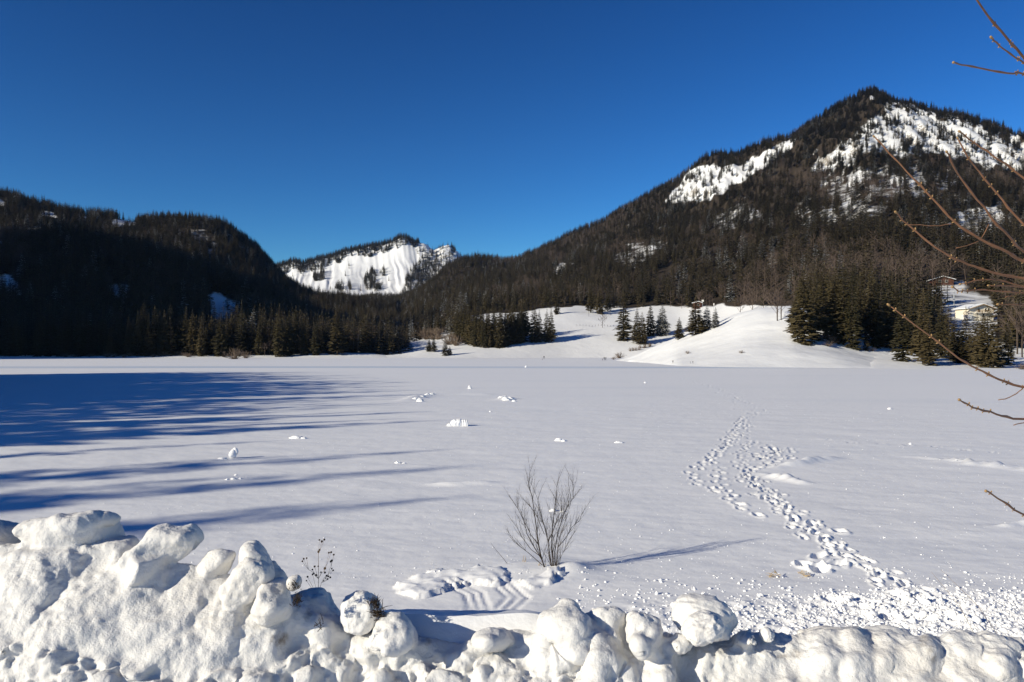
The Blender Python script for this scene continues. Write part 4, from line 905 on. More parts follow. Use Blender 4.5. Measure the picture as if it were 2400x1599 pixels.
LUMPS = [  # px, py, Y, rx, ry, depth, tilt
 (20, 1250, 4.9, 62, 30, .16, 0), (172, 1246, 4.75, 112, 44, .20, 4), (215, 1215, 4.75, 60, 16, .13, -2), (120, 1225, 4.72, 40, 16, .12, 10), (60, 1350, 4.35, 100, 96, .26, 40), (110, 1300, 4.5, 80, 60, .22, 20), (20, 1440, 4.1, 90, 70, .25, 20),
 (250, 1300, 4.7, 60, 40, .16, 0), (330, 1330, 4.55, 60, 40, .2, 20), (392, 1282, 4.65, 68, 44, .17, 18), (430, 1262, 4.68, 26, 30, .12, -10), (345, 1300, 4.6, 60, 32, .16, 35),
 (245, 1410, 4.2, 150, 78, .22, 36), (150, 1470, 4.05, 110, 60, .22, 30), (330, 1370, 4.35, 90, 60, .2, 42), (300, 1480, 4.05, 110, 60, .22, 30),
 (505, 1315, 4.62, 42, 30, .13, 40), (465, 1360, 4.5, 70, 36, .15, 50), (420, 1430, 4.25, 120, 58, .18, 48), (360, 1510, 4.0, 90, 60, .2, 30), (500, 1410, 4.3, 90, 40, .15, 50),
 (596, 1322, 4.6, 32, 42, .13, 20), (575, 1362, 4.5, 66, 40, .15, 55), (540, 1440, 4.25, 100, 50, .17, 58), (500, 1500, 4.05, 90, 60, .19, 40), (600, 1400, 4.4, 40, 34, .12, 60),
 (652, 1352, 4.75, 11, 42, .07, 32), (640, 1400, 4.45, 44, 40, .13, 70), (645, 1445, 4.3, 50, 62, .15, 75), (620, 1500, 4.1, 60, 60, .18, 60), (690, 1362, 4.4, 12, 12, .05, 0),
 (728, 1405, 4.75, 44, 44, .13, 0), (760, 1415, 4.85, 18, 44, .1, 0), (700, 1460, 4.5, 50, 40, .16, 0), (750, 1480, 4.45, 60, 40, .18, 0),
 (900, 1490, 4.4, 50, 38, .15, 20), (925, 1462, 4.45, 38, 38, .13, 10), (880, 1510, 4.3, 46, 42, .16, 30), (905, 1540, 4.2, 60, 40, .18, 0),
 (1012, 1490, 4.45, 32, 36, .12, -10), (985, 1520, 4.35, 50, 34, .15, 20), (1104, 1516, 4.3, 52, 42, .15, -5), (1149, 1473, 4.5, 26, 26, .1, 10), (1165, 1492, 4.5, 36, 24, .13, 0), (1238, 1470, 4.5, 30, 22, .11, 0), (1260, 1495, 4.4, 70, 36, .18, -8),
 (1340, 1448, 4.5, 44, 34, .13, -30), (1375, 1478, 4.4, 80, 44, .2, -38), (1300, 1462, 4.5, 26, 16, .1, 0), (1390, 1535, 4.2, 84, 60, .22, -35), (1420, 1443, 4.62, 28, 30, .11, -20), (1445, 1480, 4.55, 40, 40, .16, -40), (1330, 1540, 4.2, 60, 50, .2, 0),
 (1508, 1470, 4.5, 36, 34, .12, -40), (1530, 1520, 4.35, 44, 70, .15, -12), (1545, 1570, 4.15, 50, 60, .18, 0), (1590, 1483, 4.5, 22, 16, .08, 10), (1628, 1512, 4.35, 27, 30, .1, 20), (1748, 1472, 4.55, 26, 20, .1, 25), (1768, 1490, 4.5, 34, 18, .1, 0),
 (1700, 1530, 4.3, 100, 40, .2, 5), (1790, 1520, 4.35, 90, 36, .2, -15), (1850, 1482, 4.55, 46, 20, .12, 5), (1900, 1500, 4.45, 60, 26, .15, -20), (1943, 1468, 4.7, 42, 16, .12, 0), (2022, 1484, 4.55, 26, 24, .1, 20), (1985, 1500, 4.5, 60, 26, .15, 10), (2092, 1472, 4.7, 38, 14, .12, 0),
 (2160, 1520, 4.35, 60, 54, .17, -10), (2120, 1500, 4.45, 50, 30, .15, 20), (2222, 1488, 4.6, 44, 26, .14, -10), (2060, 1540, 4.3, 90, 36, .2, 0), (2322, 1572, 4.15, 56, 36, .16, -12), (2372, 1512, 4.5, 70, 24, .18, -10), (2290, 1530, 4.4, 70, 30, .18, -15), (1950, 1550, 4.25, 120, 30, .22, 0), (2440, 1560, 4.2, 90, 40, .2, 0), (2560, 1540, 4.4, 110, 40, .25, 0),
 (-90, 1290, 4.7, 80, 60, .25, 0), (-200, 1270, 4.7, 100, 60, .25, 0), (-120, 1420, 4.2, 120, 80, .3, 0), (-330, 1280, 4.7, 110, 70, .25, 0)]
rr = random.Random(5)
for k in range(70):                                                              # crumbled small stuff low on the front face
    px = rr.uniform(-250, 2600); 
    top = np.interp(px, [0, 400, 600, 700, 800, 1300, 1700, 2400], [1500, 1545, 1545, 1520, 1530, 1520, 1560, 1570])
    py = rr.uniform(top, 1640); Y = np.interp(py, [1500, 1640], [4.3, 3.72]); r = rr.choice((14, 18, 24, 30, 36))
    if px > 1520 and rr.random() < .88: continue
    LUMPS.append((px, py, Y, r * rr.uniform(.9, 1.8), r, r * Y / F * 1.2, rr.uniform(-40, 60)))
cpx = np.arange(-700, 3200, 5.0)
CRX = [-700, 0, 90, 200, 300, 450, 540, 620, 680, 730, 780, 840, 1000, 1150, 1300, 1420, 1500, 1600, 1700, 1850, 2000, 2200, 2400, 3200]
CRY = [1275, 1270, 1270, 1275, 1305, 1325, 1350, 1375, 1400, 1440, 1458, 1480, 1505, 1500, 1475, 1480, 1492, 1512, 1502, 1492, 1492, 1496, 1508, 1530]
cr = np.interp(cpx, CRX, CRY) + np.interp(cpx, [650, 850], [5, 0]) + np.interp(cpx, [650, 850], [7, 26]) * fbm(cpx / 40, cpx * 0, o=3, seed=530)
crest_at = lambda q: np.interp(q, CRX, CRY)
AV, AF, off = [], [], 0; RL = []
for i, L in enumerate(LUMPS):
    if L[1] - crest_at(L[0]) < (26 if L[0] < 720 else -20):
        V, Fc = ell(L[0], L[1] + (4 if L[0] < 720 else 23), L[2] + (.06 if L[0] < 720 else .06), L[3] * (1 if L[0] < 720 else 1.25), L[4], L[5] * (.8 if L[0] < 720 else 1.05), L[6], seed=i, amp=.3, yaw=rr.uniform(-25, 25), lean=rr.uniform(-15, 15), wild=L[0] > 720); AV.append(V); AF.append(Fc + off); off += len(V)
    else: RL.append(L)
# the bank itself: a sheet from the road up to its crest and down behind, with the slabs pressed out of it as low relief
Ycr = 4.66; zc = HC - (cr - HY) / F * Ycr; nf = 150
t = np.linspace(0, 1, nf)[None, :]
dd = np.clip((zc - 2.036 + (4.6 - Ycr) * .427) / 1.577, .12, 1)[:, None] * 1.35 + np.interp(cpx, [700, 900, 1450, 1750], [.08, .28, .4, 1.45])[:, None]
Yf = Ycr - dd * (1 - t) ** 1.25; bulge = np.interp(cpx, [600, 900], [.05, .03])[:, None]
Zf = zc[:, None] - dd * np.interp(cpx, [700, 900, 1450, 1750], [1.15, .78, .74, .57])[:, None] * (1 - t) ** 1.0 + bulge * np.sin(math.pi * t)
Y0 = Yf.copy()
U = np.broadcast_to(cpx[:, None], Zf.shape); Vv = HY + (HC - Zf) / Yf * F
relh = np.zeros_like(Zf)
wu = 16 * fbm(U / 60, Vv / 60, o=3, seed=531); wv = 16 * fbm(U / 60 + 40, Vv / 60, o=3, seed=532)
for i, L in enumerate(RL):
    px, py, Y_, rx, ry, rd, tl = L; k = Y_ / F; ca, sa = math.cos(R(tl)), math.sin(R(tl)); sc2 = min(1, min(rx, ry) / 40)
    du, dv = U + wu * sc2 - px, -(Vv + wv * sc2 - py); a_, b_ = (du * ca + dv * sa) / (rx * 1.12), (-du * sa + dv * ca) / (ry * 1.12)
    left = px < 700; e_ = 3.2 if left else 2.4
    q_ = (np.abs(a_) ** e_ + np.abs(b_) ** e_) ** (1 / e_)
    A = min(.085 if left else .12, (.42 if left else .85) * min(rx, ry) * k)
    h_ = A * (1 - sstep(.45 if left else .25, 1.08, q_)) * (1 + (.38 if left else .15) * np.clip(du / (rx + ry) * 1.4, -1, 1))
    relh = (relh ** 5 + h_ ** 5) ** .2
crk = fbm(U / 52 - Vv / 80, Vv / 60 + U / 130, o=3, seed=533); relh = relh - .022 * np.exp(-(crk / .035) ** 2) * (fbm(U / 120, Vv / 120, o=2, seed=534) > -.05)
fade = sstep(0, .12, 1 - t) 
Yf = Yf - .74 * relh * fade; Zf = Zf + .67 * relh * fade
Xf = (U - CX) / F * Y0
back = [(Ycr + .10, zc - .03), (Ycr + .28, zc - .20), (5.1, np.minimum(zc - .5, 1.85)), (5.5, zc * 0 + 1.2), (4.4, zc * 0 + .6), (2.6, zc * 0 + .6)]
cols_ = [np.stack([Xf, Yf, Zf], -1)]
for Yb, Zb in back: cols_.append(np.stack([(cpx - CX) / F * max(Yb, 2.6), np.full(len(cpx), Yb), Zb], -1)[:, None, :])
S = np.concatenate(cols_, 1); nS, kS = S.shape[:2]; V = S.reshape(-1, 3); i_ = np.arange(nS * kS).reshape(nS, kS); j_ = np.roll(i_, -1, 1)
q = np.stack([i_[:-1], i_[1:], j_[1:], j_[:-1]], -1).reshape(-1, 4); tri = np.concatenate([q[:, [0, 1, 2]], q[:, [0, 2, 3]]])
caps = [(i_[e, 0], i_[e, a], i_[e, a + 1])[::s_] for e, s_ in ((0, 1), (nS - 1, -1)) for a in range(1, kS - 1)]
tri = np.concatenate([tri, np.array(caps)])
AV.append(V); AF.append(tri + off)
raw = mesh_np('bank_raw', np.concatenate(AV), np.concatenate(AF))
tmp = bpy.data.objects.new('bank_raw', raw); C.objects.link(tmp)
bm = bmesh.new(); bm.from_mesh(raw); bmesh.ops.recalc_face_normals(bm, faces=bm.faces); bm.to_mesh(raw); bm.free()
md = tmp.modifiers.new('r', 'REMESH'); md.mode = 'VOXEL'; md.voxel_size = .0125
md = tmp.modifiers.new('s', 'SMOOTH'); md.iterations = 5; md.factor = .5
dg = bpy.context.evaluated_depsgraph_get(); bank = bpy.data.meshes.new_from_object(tmp.evaluated_get(dg)); bpy.data.objects.remove(tmp)
n = len(bank.vertices); ne = len(bank.edges); ed = np.empty(ne * 2, np.int32); bank.edges.foreach_get('vertices', ed); ed = ed.reshape(-1, 2); co0 = np.empty(n * 3, np.float32); bank.vertices.foreach_get('co', co0); co0 = co0.reshape(-1, 3).astype(float)
melt = np.interp(CX + F * co0[:, 0] / co0[:, 1], [690, 800], [0, .55])[:, None]; degn = np.bincount(ed.ravel(), minlength=n)[:, None].clip(1)
for _ in range(20):                                            # let the lumps on the low part settle into one another
    acc = np.stack([np.bincount(ed[:, 0], co0[ed[:, 1], a], n) + np.bincount(ed[:, 1], co0[ed[:, 0], a], n) for a in range(3)], 1) / degn
    co0 += melt * (acc - co0)
bank.vertices.foreach_set('co', co0.astype(np.float32).ravel()); bank.update()
co = np.empty(n * 3, np.float32); bank.vertices.foreach_get('co', co); co = co.reshape(-1, 3).astype(float)
no = np.empty(n * 3, np.float32); bank.vertices.foreach_get('normal', no); no = no.reshape(-1, 3)
x, y, z = co.T
w1 = fbm(x * 2.2, y * 2.2, z * 2.2, o=3, seed=501); rdg = 1 - 2 * np.abs(fbm(x * 3.3 + .5 * w1 + z * 1.5, y * 3.3, z * 3.3 - x * 1.0, o=3, seed=502))
d = (.028 * w1 + .018 * rdg) * np.interp(CX + F * x / y, [680, 800], [1, 1.5]) + np.interp(CX + F * x / y, [680, 800], [.020, .034]) * fbm(x * 11, y * 11, z * 11, o=3, seed=503) * (.5 + np.clip(fbm(x * 1.7, y * 1.7, z * 1.7, o=2, seed=504) * 2, 0, 1)) + .004 * fbm(x * 36, y * 36, z * 36, o=2, seed=505)
ppx = CX + F * x / y; ppy = HY - (z - HC) / y * F
crumb = sstep(0, 40, ppy - np.interp(ppx, [0, 150, 400, 620, 700, 800, 1000, 1300, 1500, 2400], [1480, 1500, 1560, 1560, 1500, 1480, 1520, 1540, 1600, 1640]))
c1 = fbm(x * 7, y * 7, z * 7, o=3, seed=511); c2 = 1 - 2 * np.abs(fbm(x * 13, y * 13, z * 13, o=3, seed=512))
d = d + crumb * (.05 * np.clip(c1 * 1.8, -.6, .9) + .022 * c2)
rough = sstep(np.interp(ppx, [680, 800], [.0, -.3]), .35, fbm(x * 1.9 + 5, y * 1.9, z * 1.9, o=2, seed=514)); d = d + rough * .010 * (1 - 2 * np.abs(fbm(x * 19, y * 19, z * 19, o=3, seed=513)))
co += no * d[:, None]
bank.vertices.foreach_set('co', co.astype(np.float32).ravel()); bank.polygons.foreach_set('use_smooth', [True] * len(bank.polygons)); bank.update()
dirt = np.zeros(n)
for sx, sy, rx_, ry_, am in ((697, 1400, 9, 50, 1.2), (655, 1500, 42, 30, .9), (690, 1375, 16, 14, 1.1), (590, 1500, 14, 18, .6), (395, 1345, 28, 14, .55), (2165, 1512, 34, 46, .8), (2180, 1540, 18, 30, .9), (1850, 1535, 50, 26, .85), (1770, 1525, 60, 14, .6), (1000, 1512, 18, 10, .8), (1110, 1548, 30, 10, .45), (1605, 1415, 10, 24, .6), (2035, 1555, 50, 16, .5), (860, 1470, 20, 20, .5), (720, 1440, 20, 30, .8)):
    dirt = np.maximum(dirt, am * np.exp(-((ppx - sx) / rx_) ** 2 - ((ppy - sy) / ry_) ** 2))
bank.attributes.new('dirt', 'FLOAT', 'POINT').data.foreach_set('value', dirt.astype(np.float32))
bk = link('snow_bank', bank, M_BANK); tag(bk, 'ploughed bank of lumpy dirty-white snow along the front edge', 'snow bank')
print('bank tris', len(bank.polygons) * 2)
# loose blocks lying on the bank
M_BOULDER = snow_mat('snow_boulder', [(8, .6, .014), (40, .6, .005), (130, .6, .0015)], dirt=(4.0, .50, .78, (.42, .33, .22), .5), tone=(.84, .825, .80))
def block(name, px, py, Y, rx, ry, rd, label, seed, amp=.3, tilt=0):
    V, Fc = ell(px, py, Y, rx, ry, rd, tilt, seed, amp) if False else (None, None)
    Vb, Fb = ICO4; Vb = Vb.copy(); k = Y / F; Vb = np.sign(Vb) * np.abs(Vb) ** .85
    Vb *= (1 + amp * fbm(Vb[:, 0] * 1.2 + seed, Vb[:, 1] * 1.2, Vb[:, 2] * 1.2, o=4, seed=seed) + .05 * fbm(Vb[:, 0] * 7, Vb[:, 1] * 7, Vb[:, 2] * 7 + seed, o=3, seed=seed + 1))[:, None]
    Vb *= np.array((rx * k, rd, ry * k)); Vb = Vb @ np.array(Matrix.Rotation(-R(tilt), 3, 'Y')).T
    o = link(name, mesh_np(name, Vb, Fb), M_BOULDER); o.location = P(px, py, Y); return tag(o, label, 'snow block')
block('snow_boulder', 845, 1436, 4.62, 46, 46, .13, 'round snow boulder with dead grass on its right side', 3, .22)
block('snow_block', 1652, 1446, 4.72, 70, 42, .16, 'biggest snow block sitting on top of the low bank', 9, .28, -8)
block('snow_block', 1648, 1472, 4.5, 42, 32, .12, 'shaded snow block leaning in front of the biggest block', 10, .3, 20)
block('snow_block', 1797, 1488, 4.62, 16, 15, .06, 'small bluish clod in the gap of the low bank', 12, .25)
# dead grass and roots on the boulder
def tuft(px, py, Y, n_, L, label, mat, spread=.9, seed=1, name='grass_tuft', lean=(0, 0)):
    r = random.Random(seed); m = MB(); k = Y / F
    for i in range(n_):
        a = Vector((r.gauss(0, 1), r.gauss(0, .6), r.gauss(0, 1))) * (6 * k) ; d = Vector((r.uniform(-spread, spread) + lean[0], r.uniform(-spread, spread), r.uniform(.2, 1) + lean[1])).normalized(); LL = L * k * r.uniform(.4, 1.1)
        m.tube([a, a + d * LL * .5 + Vector((r.uniform(-.2, .2), r.uniform(-.2, .2), 0)) * LL * .4, a + d * LL + Vector((r.uniform(-.4, .4), 0, -.15)) * LL * .6], [.9 * k, .7 * k, .25 * k], 4, False)
    o = m.build(name, mat); o.location = P(px, py, Y); return tag(o, label, 'grass')
M_DEAD = plain('dead_grass', (.045, .032, .022), .9, .4, 60)
tuft(876, 1416, 4.5, 80, 15, 'dark dead grass clump at the top right of the snow boulder', M_DEAD, .7, 1, 'dead_grass', (0, .3)); tuft(884, 1440, 4.48, 110, 15, 'dark matted roots on the right flank of the snow boulder', M_DEAD, 1.2, 2, 'dead_grass', (.2, -.5)); tuft(890, 1425, 4.56, 7, 34, 'few long dry blades sticking out behind the snow boulder', M_DEAD, 1.2, 3, 'dead_grass')
tuft(697, 1412, 4.36, 60, 14, 'brown dirt and grass edge on the leaning snow slab', M_DEAD, .5, 4, 'dead_grass', (0, 0)); tuft(690, 1376, 4.36, 40, 10, 'dark dead tuft on top of the leaning snow slab', M_DEAD, .8, 5, 'dead_grass'); tuft(752, 1468, 4.22, 12, 22, 'thin dark twig bits on the shaded front of the bank', M_DEAD, .8, 6, 'dead_grass')

# ------------------------------------------------------------------ rubble behind the bank
CL = bpy.data.collections.new('clod_sources')
for k in range(6):
    V, Fc = ico(2); V = V * (1 + .45 * fbm(V[:, 0] * 1.5 + k * 9, V[:, 1] * 1.5, V[:, 2] * 1.5, o=3, seed=600 + k))[:, None] * np.array((1, 1, .8))
    me = mesh_np('clod_%d' % k, V, Fc); me.materials.append(M_LUMP); o = bpy.data.objects.new('clod_%02d' % k, me); CL.objects.link(o)
def lake_height(X, Y):
    r = np.clip(np.searchsorted(YL, Y), 1, len(YL) - 1); c = np.clip(np.searchsorted(colL, CX + F * X / Y), 1, len(colL) - 1); return ZL[c, r]
Yc = RNG.uniform(6.8, 14.5, 70000); Xc = RNG.uniform(-1, 11, 70000); pxs = CX + F * Xc / Yc; pys = HY + F * HC / Yc
dn = sstep(1372, 1440, pys + .035 * (pxs - 1900) + 16 * fbm(pxs / 70, pys / 25, seed=15)) * sstep(1180, 1750, pxs + 160 * fbm(pxs / 90, pys / 40, seed=16)) * (.35 + .65 * sstep(1600, 2100, pxs))
dn = np.maximum(dn, .10 * sstep(1330, 1400, pys) * (pxs > 1350))
keep = (RNG.random(len(pxs)) < dn * 1.0) & (pxs < 2700); Xc, Yc, pxs = Xc[keep], Yc[keep], pxs[keep]
nfar = 2600; Yx = 14 + 60 * RNG.random(nfar) ** 2; Xx = RNG.uniform(-.62, .66, nfar) * Yx
Xc = np.concatenate([Xc, Xx]); Yc = np.concatenate([Yc, Yx]); pxs = CX + F * Xc / Yc
sz = .006 + .023 * RNG.random(len(pxs)) ** 3.2 + .05 * (RNG.random(len(pxs)) < .02) * RNG.random(len(pxs))
sz[-nfar:] = .006 + .010 * RNG.random(nfar) ** 2
Zc = np.where(Yc > YL[0] + .1, lake_height(Xc, Yc), ground_z(Xc, Yc) - .02) + sz * RNG.uniform(-.5, .3, len(sz))
gn_scatter('snow_rubble', np.stack([Xc, Yc, Zc], -1), np.stack([sz * 1.2, sz * 1.1, sz], -1), RNG.random(len(pxs)) * 6.28, RNG.integers(0, 6, len(pxs)), CL, 'fine crumbled snow rubble strewn behind the low bank', 'snow rubble', .6)

# ------------------------------------------------------------------ bare bush at the shore
def grow(m, p, d, L, r0, depth, rnd, up=.12):
    n_ = 5; pts = [p.copy()]; dd = d.normalized(); seg = L / n_
    kids = []
    for i in range(n_):
        dd = (dd + Vector((rnd.gauss(0, .07), rnd.gauss(0, .07), up * .25))).normalized(); p = p + dd * seg; pts.append(p.copy()); kids.append((p.copy(), dd.copy(), i))
    m.tube(pts, [r0 * (1 - .68 * i / n_) for i in range(n_ + 1)], 6 if r0 > .006 else 4, False)
    if depth == 0: return
    for q, dq, i in kids:
        if i < (1 if depth > 1 else 0): continue
        for s_ in range(rnd.choice((1, 2, 2))):
            side = dq.cross(Vector((rnd.gauss(0, 1), rnd.gauss(0, 1), rnd.gauss(0, .5)))).normalized()
            nd = (dq * rnd.uniform(.75, 1.1) + side * rnd.uniform(.45, .85) + Vector((0, 0, .18))).normalized()
            grow(m, q, nd, L * rnd.uniform(.26, .46) * (1.1 - .09 * i), r0 * .42 * (1 - .1 * i), depth - 1, rnd, up)
bush = thing('bare_bush', 'leafless many-stemmed bush standing alone at the lake edge', 'bush', (bp.x, bp.y, .06)); bush.scale = (.9, .9, .93)
kb = bp.y / F
def bpt(px, py, dy=0): return Vector(((px - 1285) * kb, dy, (1345 - py) * kb))
rb = random.Random(17)
for i, (b, pts, r) in enumerate((((1277, 1345), [(1266, 1310), (1259, 1275), (1253, 1230), (1243, 1160), (1234, 1130), (1237, 1092)], .022), ((1268, 1318), [(1250, 1290), (1230, 1255), (1222, 1220), (1205, 1190)], .014), ((1270, 1332), [(1235, 1305), (1210, 1282), (1197, 1265)], .010), ((1260, 1280), [(1240, 1255), (1220, 1215), (1206, 1188)], .012), ((1265, 1310), [(1240, 1290), (1217, 1262), (1202, 1235)], .010),
     ((1295, 1345), [(1289, 1305), (1284, 1270), (1275, 1235), (1265, 1200), (1258, 1165)], .018), ((1285, 1270), [(1297, 1245), (1308, 1215), (1319, 1195), (1320, 1170)], .012), ((1300, 1347), [(1294, 1290), (1296, 1240), (1302, 1195), (1307, 1160), (1309, 1125)], .018), ((1303, 1347), [(1303, 1300), (1310, 1260), (1323, 1215), (1338, 1185), (1352, 1165), (1352, 1135)], .016), ((1306, 1347), [(1308, 1300), (1316, 1255), (1330, 1215), (1343, 1180)], .014),
     ((1309, 1288), [(1330, 1270), (1350, 1245), (1368, 1225), (1375, 1205)], .010), ((1310, 1342), [(1318, 1315), (1332, 1290), (1342, 1268)], .009), ((1296, 1340), [(1298, 1270), (1315, 1225), (1333, 1195)], .010), ((1275, 1255), [(1262, 1225), (1255, 1205), (1240, 1185)], .008))):
    m = MB(); dy0 = rb.uniform(-.05, .05); P_ = [bpt(*b, 0 if b[1] > 1330 else dy0)]; y0 = 0
    for q in pts: y0 += rb.gauss(0, .07); P_.append(bpt(*q, dy0 + y0))
    if b[1] > 1340: P_.insert(0, P_[0] + Vector((0, 0, -.25)))
    nP = len(P_); r *= .78; rad = [r * (1 - .75 * j / (nP - 1)) for j in range(nP)]; m.tube(P_, rad, 7, False)
    for j in range(2, nP):
        for s_ in range(4 if j < nP - 1 else 3):
            a = P_[j - 1].lerp(P_[j], rb.random()) if j < nP - 1 or s_ < 2 else P_[j]; dq = (P_[j] - P_[j - 1]).normalized(); side = Vector((rb.gauss(0, 1), rb.gauss(0, 1), rb.gauss(0, .2))).normalized()
            grow(m, a, dq + side * rb.uniform(.35, .75) + Vector((0, 0, .25)), rb.uniform(.22, .5), max(.0036, rad[j] * .42), 1, rb, .25)
    m.build('stem', M_BUSH, bush)
for px, py, L, l, sd in ((1262, 1340, 22, 'pale straw tuft at the foot of the bare bush', 21), (1224, 1330, 26, 'single pale straw tuft left of the bare bush', 22)): 
    q = lake_pt(px, py); tuft(px, py + 6, q.y, 9, L, l, M_STRAW, .25, sd)
for px, py, l, sd in ((1812, 1352, 'left flattened straw tuft poking from the snow', 23), (1886, 1350, 'right flattened straw tuft poking from the snow', 24)):
    q = lake_pt(px, py); tuft(px, py, q.y, 26, 16, l, M_STRAW, 2.2, sd)
q = lake_pt(1196, 1332); m = MB(); m.tube([(0, 0, -.05), (-.12, 0, .12), (-.28, .02, .30), (-.36, 0, .42)], [.005, .004, .003, .002], 5); o = m.build('twig', M_BUSH); o.location = (q.x, q.y, .05); tag(o, 'lone thin curved twig sticking up left of the bush', 'twig')

# ------------------------------------------------------------------ seed-head plant on the bank
pl = thing('seed_plant', 'dry plant with round dark seed heads behind the snow bank', 'plant', P(745, 1385, 5.0)); kp = 5.0 / F
def spt(zx, zy): return Vector(((680 + zx / 8.25 - 745) * kp, random.uniform(-.02, .02), (1385 - (1230 + zy / 8.25)) * kp))
nodes = {'base': (540, 1400), 'n0': (545, 1050), 'n1': (555, 560), 'l1': (370, 850), 'r0': (600, 1130), 'r1': (660, 890), 'r2': (745, 950), 'r3': (800, 800)}
stems = [('base', 'n0', .0016), ('n0', 'n1', .0014), ('n0', 'l1', .0011), ('base', 'r0', .0013), ('n0', 'r1', .0012), ('r0', 'r2', .001), ('r2', 'r3', .0009)]
NP_ = {k: spt(*v) for k, v in nodes.items()}
for a, b, r in stems:
    m = MB(); A, B = NP_[a], NP_[b]; m.tube([A, A.lerp(B, .5) + Vector((0, 0, .01)), B], [r * 1.15, r, r * .9], 5, False); m.build('stem', M_STALK, pl)
hv, hf = ico(2); hd = 1 + .28 * (np.arange(len(hv)) % 3 == 0); HEADM = mesh_np('seed_head', hv * hd[:, None], hf, False); HEADM.materials.append(M_SEED)
for hx, hy, par, rz in ((555, 305, 'n1', 13), (600, 335, 'n1', 18), (668, 278, 'n1', 16), (565, 490, 'n1', 16), (545, 525, 'n1', 17), (268, 652, 'l1', 15), (252, 690, 'l1', 14), (325, 640, 'l1', 13), (745, 545, 'r1', 14), (790, 535, 'r1', 16), (843, 578, 'r3', 15), (818, 680, 'r3', 17), (795, 700, 'r3', 17), (480, 800, 'n0', 16), (545, 800, 'n0', 12), (435, 862, 'n0', 13), (660, 858, 'r1', 20), (460, 930, 'n0', 12), (420, 978, 'base', 14),
      (512, 965, 'n0', 16), (585, 930, 'n0', 12), (680, 915, 'r1', 16), (803, 850, 'r2', 12), (835, 878, 'r2', 14), (720, 970, 'r2', 16), (730, 1010, 'r2', 14), (768, 1028, 'r0', 15), (695, 1022, 'r0', 11), (715, 1060, 'r0', 14), (650, 1080, 'r0', 10), (322, 1022, 'base', 15), (330, 1065, 'base', 11)):
    q = spt(hx, hy); A = NP_[par]; m = MB(); m.tube([A, A.lerp(q, .55) + Vector((0, 0, -.004)), q], [.0009, .0008, .0007], 4, False); m.build('stalk', M_STALK, pl)
    o = link('seed_head', HEADM, None, pl); o.location = q; s_ = rz / 8.25 * kp * 1.15; o.scale = (s_,) * 3
for x0, y0, x1, y1, l in ((2300, 1505, 2182, 1340, 'left of the two thin dry stalks leaning over the rubble'), (2362, 1510, 2205, 1335, 'right of the two thin dry stalks leaning over the rubble')):
    A, B = P(x0, y0 + 12, 5.4), P(x1, y1, 5.5); m = MB(); m.tube([A - A, (B - A) * .5 + Vector((.02, 0, .03)), B - A], [.0020, .0015, .0008], 5); o = m.build('dry_stalk', M_STALK); o.location = A; tag(o, l, 'stalk')

# ------------------------------------------------------------------ small tree reaching in from the right
ft = thing('young_tree', 'young leafless tree with reddish budded twigs reaching in from the right', 'tree', (2.55, 2.6, 2.2))
def wpt(px, py, Y): return P(px, py, Y) - Vector((2.55, 2.6, 2.2))
m = MB(); m.tube([(0, 0, -.3), (.02, .02, .8), (-.02, 0, 1.8), (.0, .03, 2.8), (.03, 0, 3.8)], [.045, .04, .033, .022, .008], 12); m.build('trunk', M_BRANCH, ft)
BUDM = mesh_np('bud', ico(2)[0] * np.array((.75, .75, 1.5)), ico(2)[1]); BUDM.materials.append(M_BUD)
rb = random.Random(3)
def branch(pts, Y, r0, r1, root=None, buds=True):
    Yv = Y if hasattr(Y, '__len__') else (Y, Y)
    n_ = len(pts); W_ = [wpt(px, py, Yv[0] + (Yv[1] - Yv[0]) * i / (n_ - 1)) for i, (px, py) in enumerate(pts)]
    if root is not None: W_.append(Vector(root))
    V0 = []                                                            # smooth the trace
    for i in range(len(W_) - 1):
        a, b, c, d = W_[max(0, i - 1)], W_[i], W_[i + 1], W_[min(len(W_) - 1, i + 2)]
        for t in (0, .25, .5, .75):
            V0.append(.5 * ((2 * b) + (c - a) * t + (2 * a - 5 * b + 4 * c - d) * t * t + (3 * b - a - 3 * c + d) * t ** 3) + Vector((rb.gauss(0, .0012),) * 3))
    V0.append(W_[-1]); N_ = len(V0); m = MB()
    rad = [(r0 + (r1 - r0) * i / (N_ - 1)) * (1.35 if buds and i % 4 == 2 else 1) for i in range(N_)]
    rad = [q_ * .74 for q_ in rad]; m.tube(V0, rad, 8); bo = m.build('branch', M_BRANCH, ft)
    if buds:
        for i in sorted({0} | {j for j in range(1, N_ - 3) if rb.random() < .34}):
            for s_ in ((0,) if i == 0 else (-1, 1)):
                t = (V0[i] - V0[i + 1]).normalized(); side = t.cross(Vector((0, 1, .2))).normalized() * s_
                d = (t + side * .9).normalized(); o = link('bud', BUDM, None, bo); o.location = V0[i] + side * rad[i] * .9 + d * .003
                o.rotation_euler = d.to_track_quat('Z', 'Y').to_euler(); s2 = rb.uniform(.0017, .0028) * (1.9 if i == 0 else 1); o.scale = (s2,) * 3
    return bo
Lm = (.0, .0, 2.0); Lh = (.0, .01, 2.6)
branch([(2050, 322), (2126, 403), (2184, 464), (2237, 520), (2299, 560), (2360, 590), (2400, 613), (2560, 690)], (2.2, 2.4), .0022, .0075, (-.02, 0, 1.62))
branch([(2220, 357), (2245, 407), (2306, 487), (2367, 556), (2400, 590), (2540, 690)], (2.0, 2.3), .0026, .0060, (-.02, 0, 1.68))
branch([(2245, 326), (2283, 388), (2337, 453), (2400, 527), (2560, 670)], (2.3, 2.5), .0024, .0060, (-.02, 0, 1.8))
branch([(2251, 309), (2283, 336), (2345, 376), (2400, 418), (2600, 570)], (2.4, 2.5), .0022, .0055, (-.02, 0, 2.0))
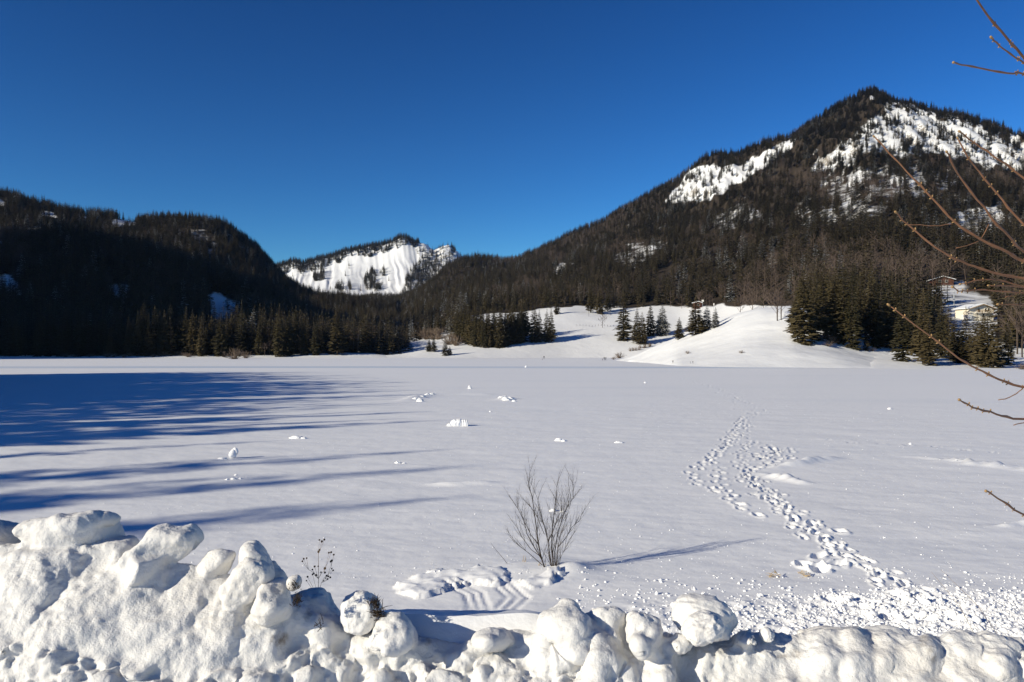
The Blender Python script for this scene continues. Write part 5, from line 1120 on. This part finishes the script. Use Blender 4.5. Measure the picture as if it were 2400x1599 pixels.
branch([(2100, 499), (2126, 525), (2214, 594), (2268, 619), (2337, 642), (2400, 655), (2560, 700)], (2.1, 2.3), .0022, .0065, (-.02, 0, 1.55))
branch([(2126, 525), (2191, 529), (2233, 525)], (2.25, 2.28), .0014, .0018, None, False)
branch([(2241, 582), (2275, 573), (2299, 560), (2318, 525)], (2.3, 2.35), .0014, .0016, None, False)
branch([(2253, 665), (2325, 655), (2400, 672), (2540, 712)], (2.2, 2.35), .0018, .0040, (-.02, 0, 1.5)); branch([(2318, 670), (2400, 676), (2530, 716)], (2.15, 2.3), .0018, .0035, (-.02, 0, 1.48)); branch([(2233, 672), (2246, 682), (2306, 680), (2420, 690), (2530, 720)], (2.05, 2.3), .0017, .0035, (-.02, 0, 1.46))
branch([(2340, 715), (2400, 716), (2520, 735)], (2.2, 2.3), .0014, .003, (-.02, 0, 1.42)); branch([(2356, 698), (2380, 690), (2396, 680)], (2.2, 2.25), .0013, .0016, None, False)
branch([(2085, 715), (2164, 776), (2233, 829), (2291, 865), (2342, 889), (2398, 907), (2560, 940)], (2.1, 2.3), .0018, .0060, (-.02, 0, 1.2)); branch([(2340, 937), (2375, 927), (2398, 909)], (2.22, 2.24), .0016, .0020, None, False)
branch([(2249, 939), (2280, 953), (2335, 971), (2398, 984), (2560, 1000)], (2.0, 2.3), .0024, .0055, (-.02, 0, 1.1)); branch([(2376, 996), (2410, 990), (2440, 990)], (2.05, 2.1), .0016, .002, None, False)
branch([(2312, 1150), (2338, 1167), (2400, 1207), (2560, 1260)], (2.0, 2.3), .0024, .0055, (-.01, 0, .9))
branch([(2262, -60), (2303, 20), (2360, 90), (2400, 137), (2560, 330)], (2.2, 2.5), .0030, .0065, (.0, .01, 2.5)); branch([(2324, 90), (2351, 114), (2383, 138), (2400, 149), (2520, 260)], (2.2, 2.4), .0024, .0040, (.0, .01, 2.42)); branch([(2236, 146), (2254, 152), (2307, 162), (2374, 173), (2400, 174), (2540, 230)], (2.0, 2.3), .0024, .0045, (.0, .01, 2.45))
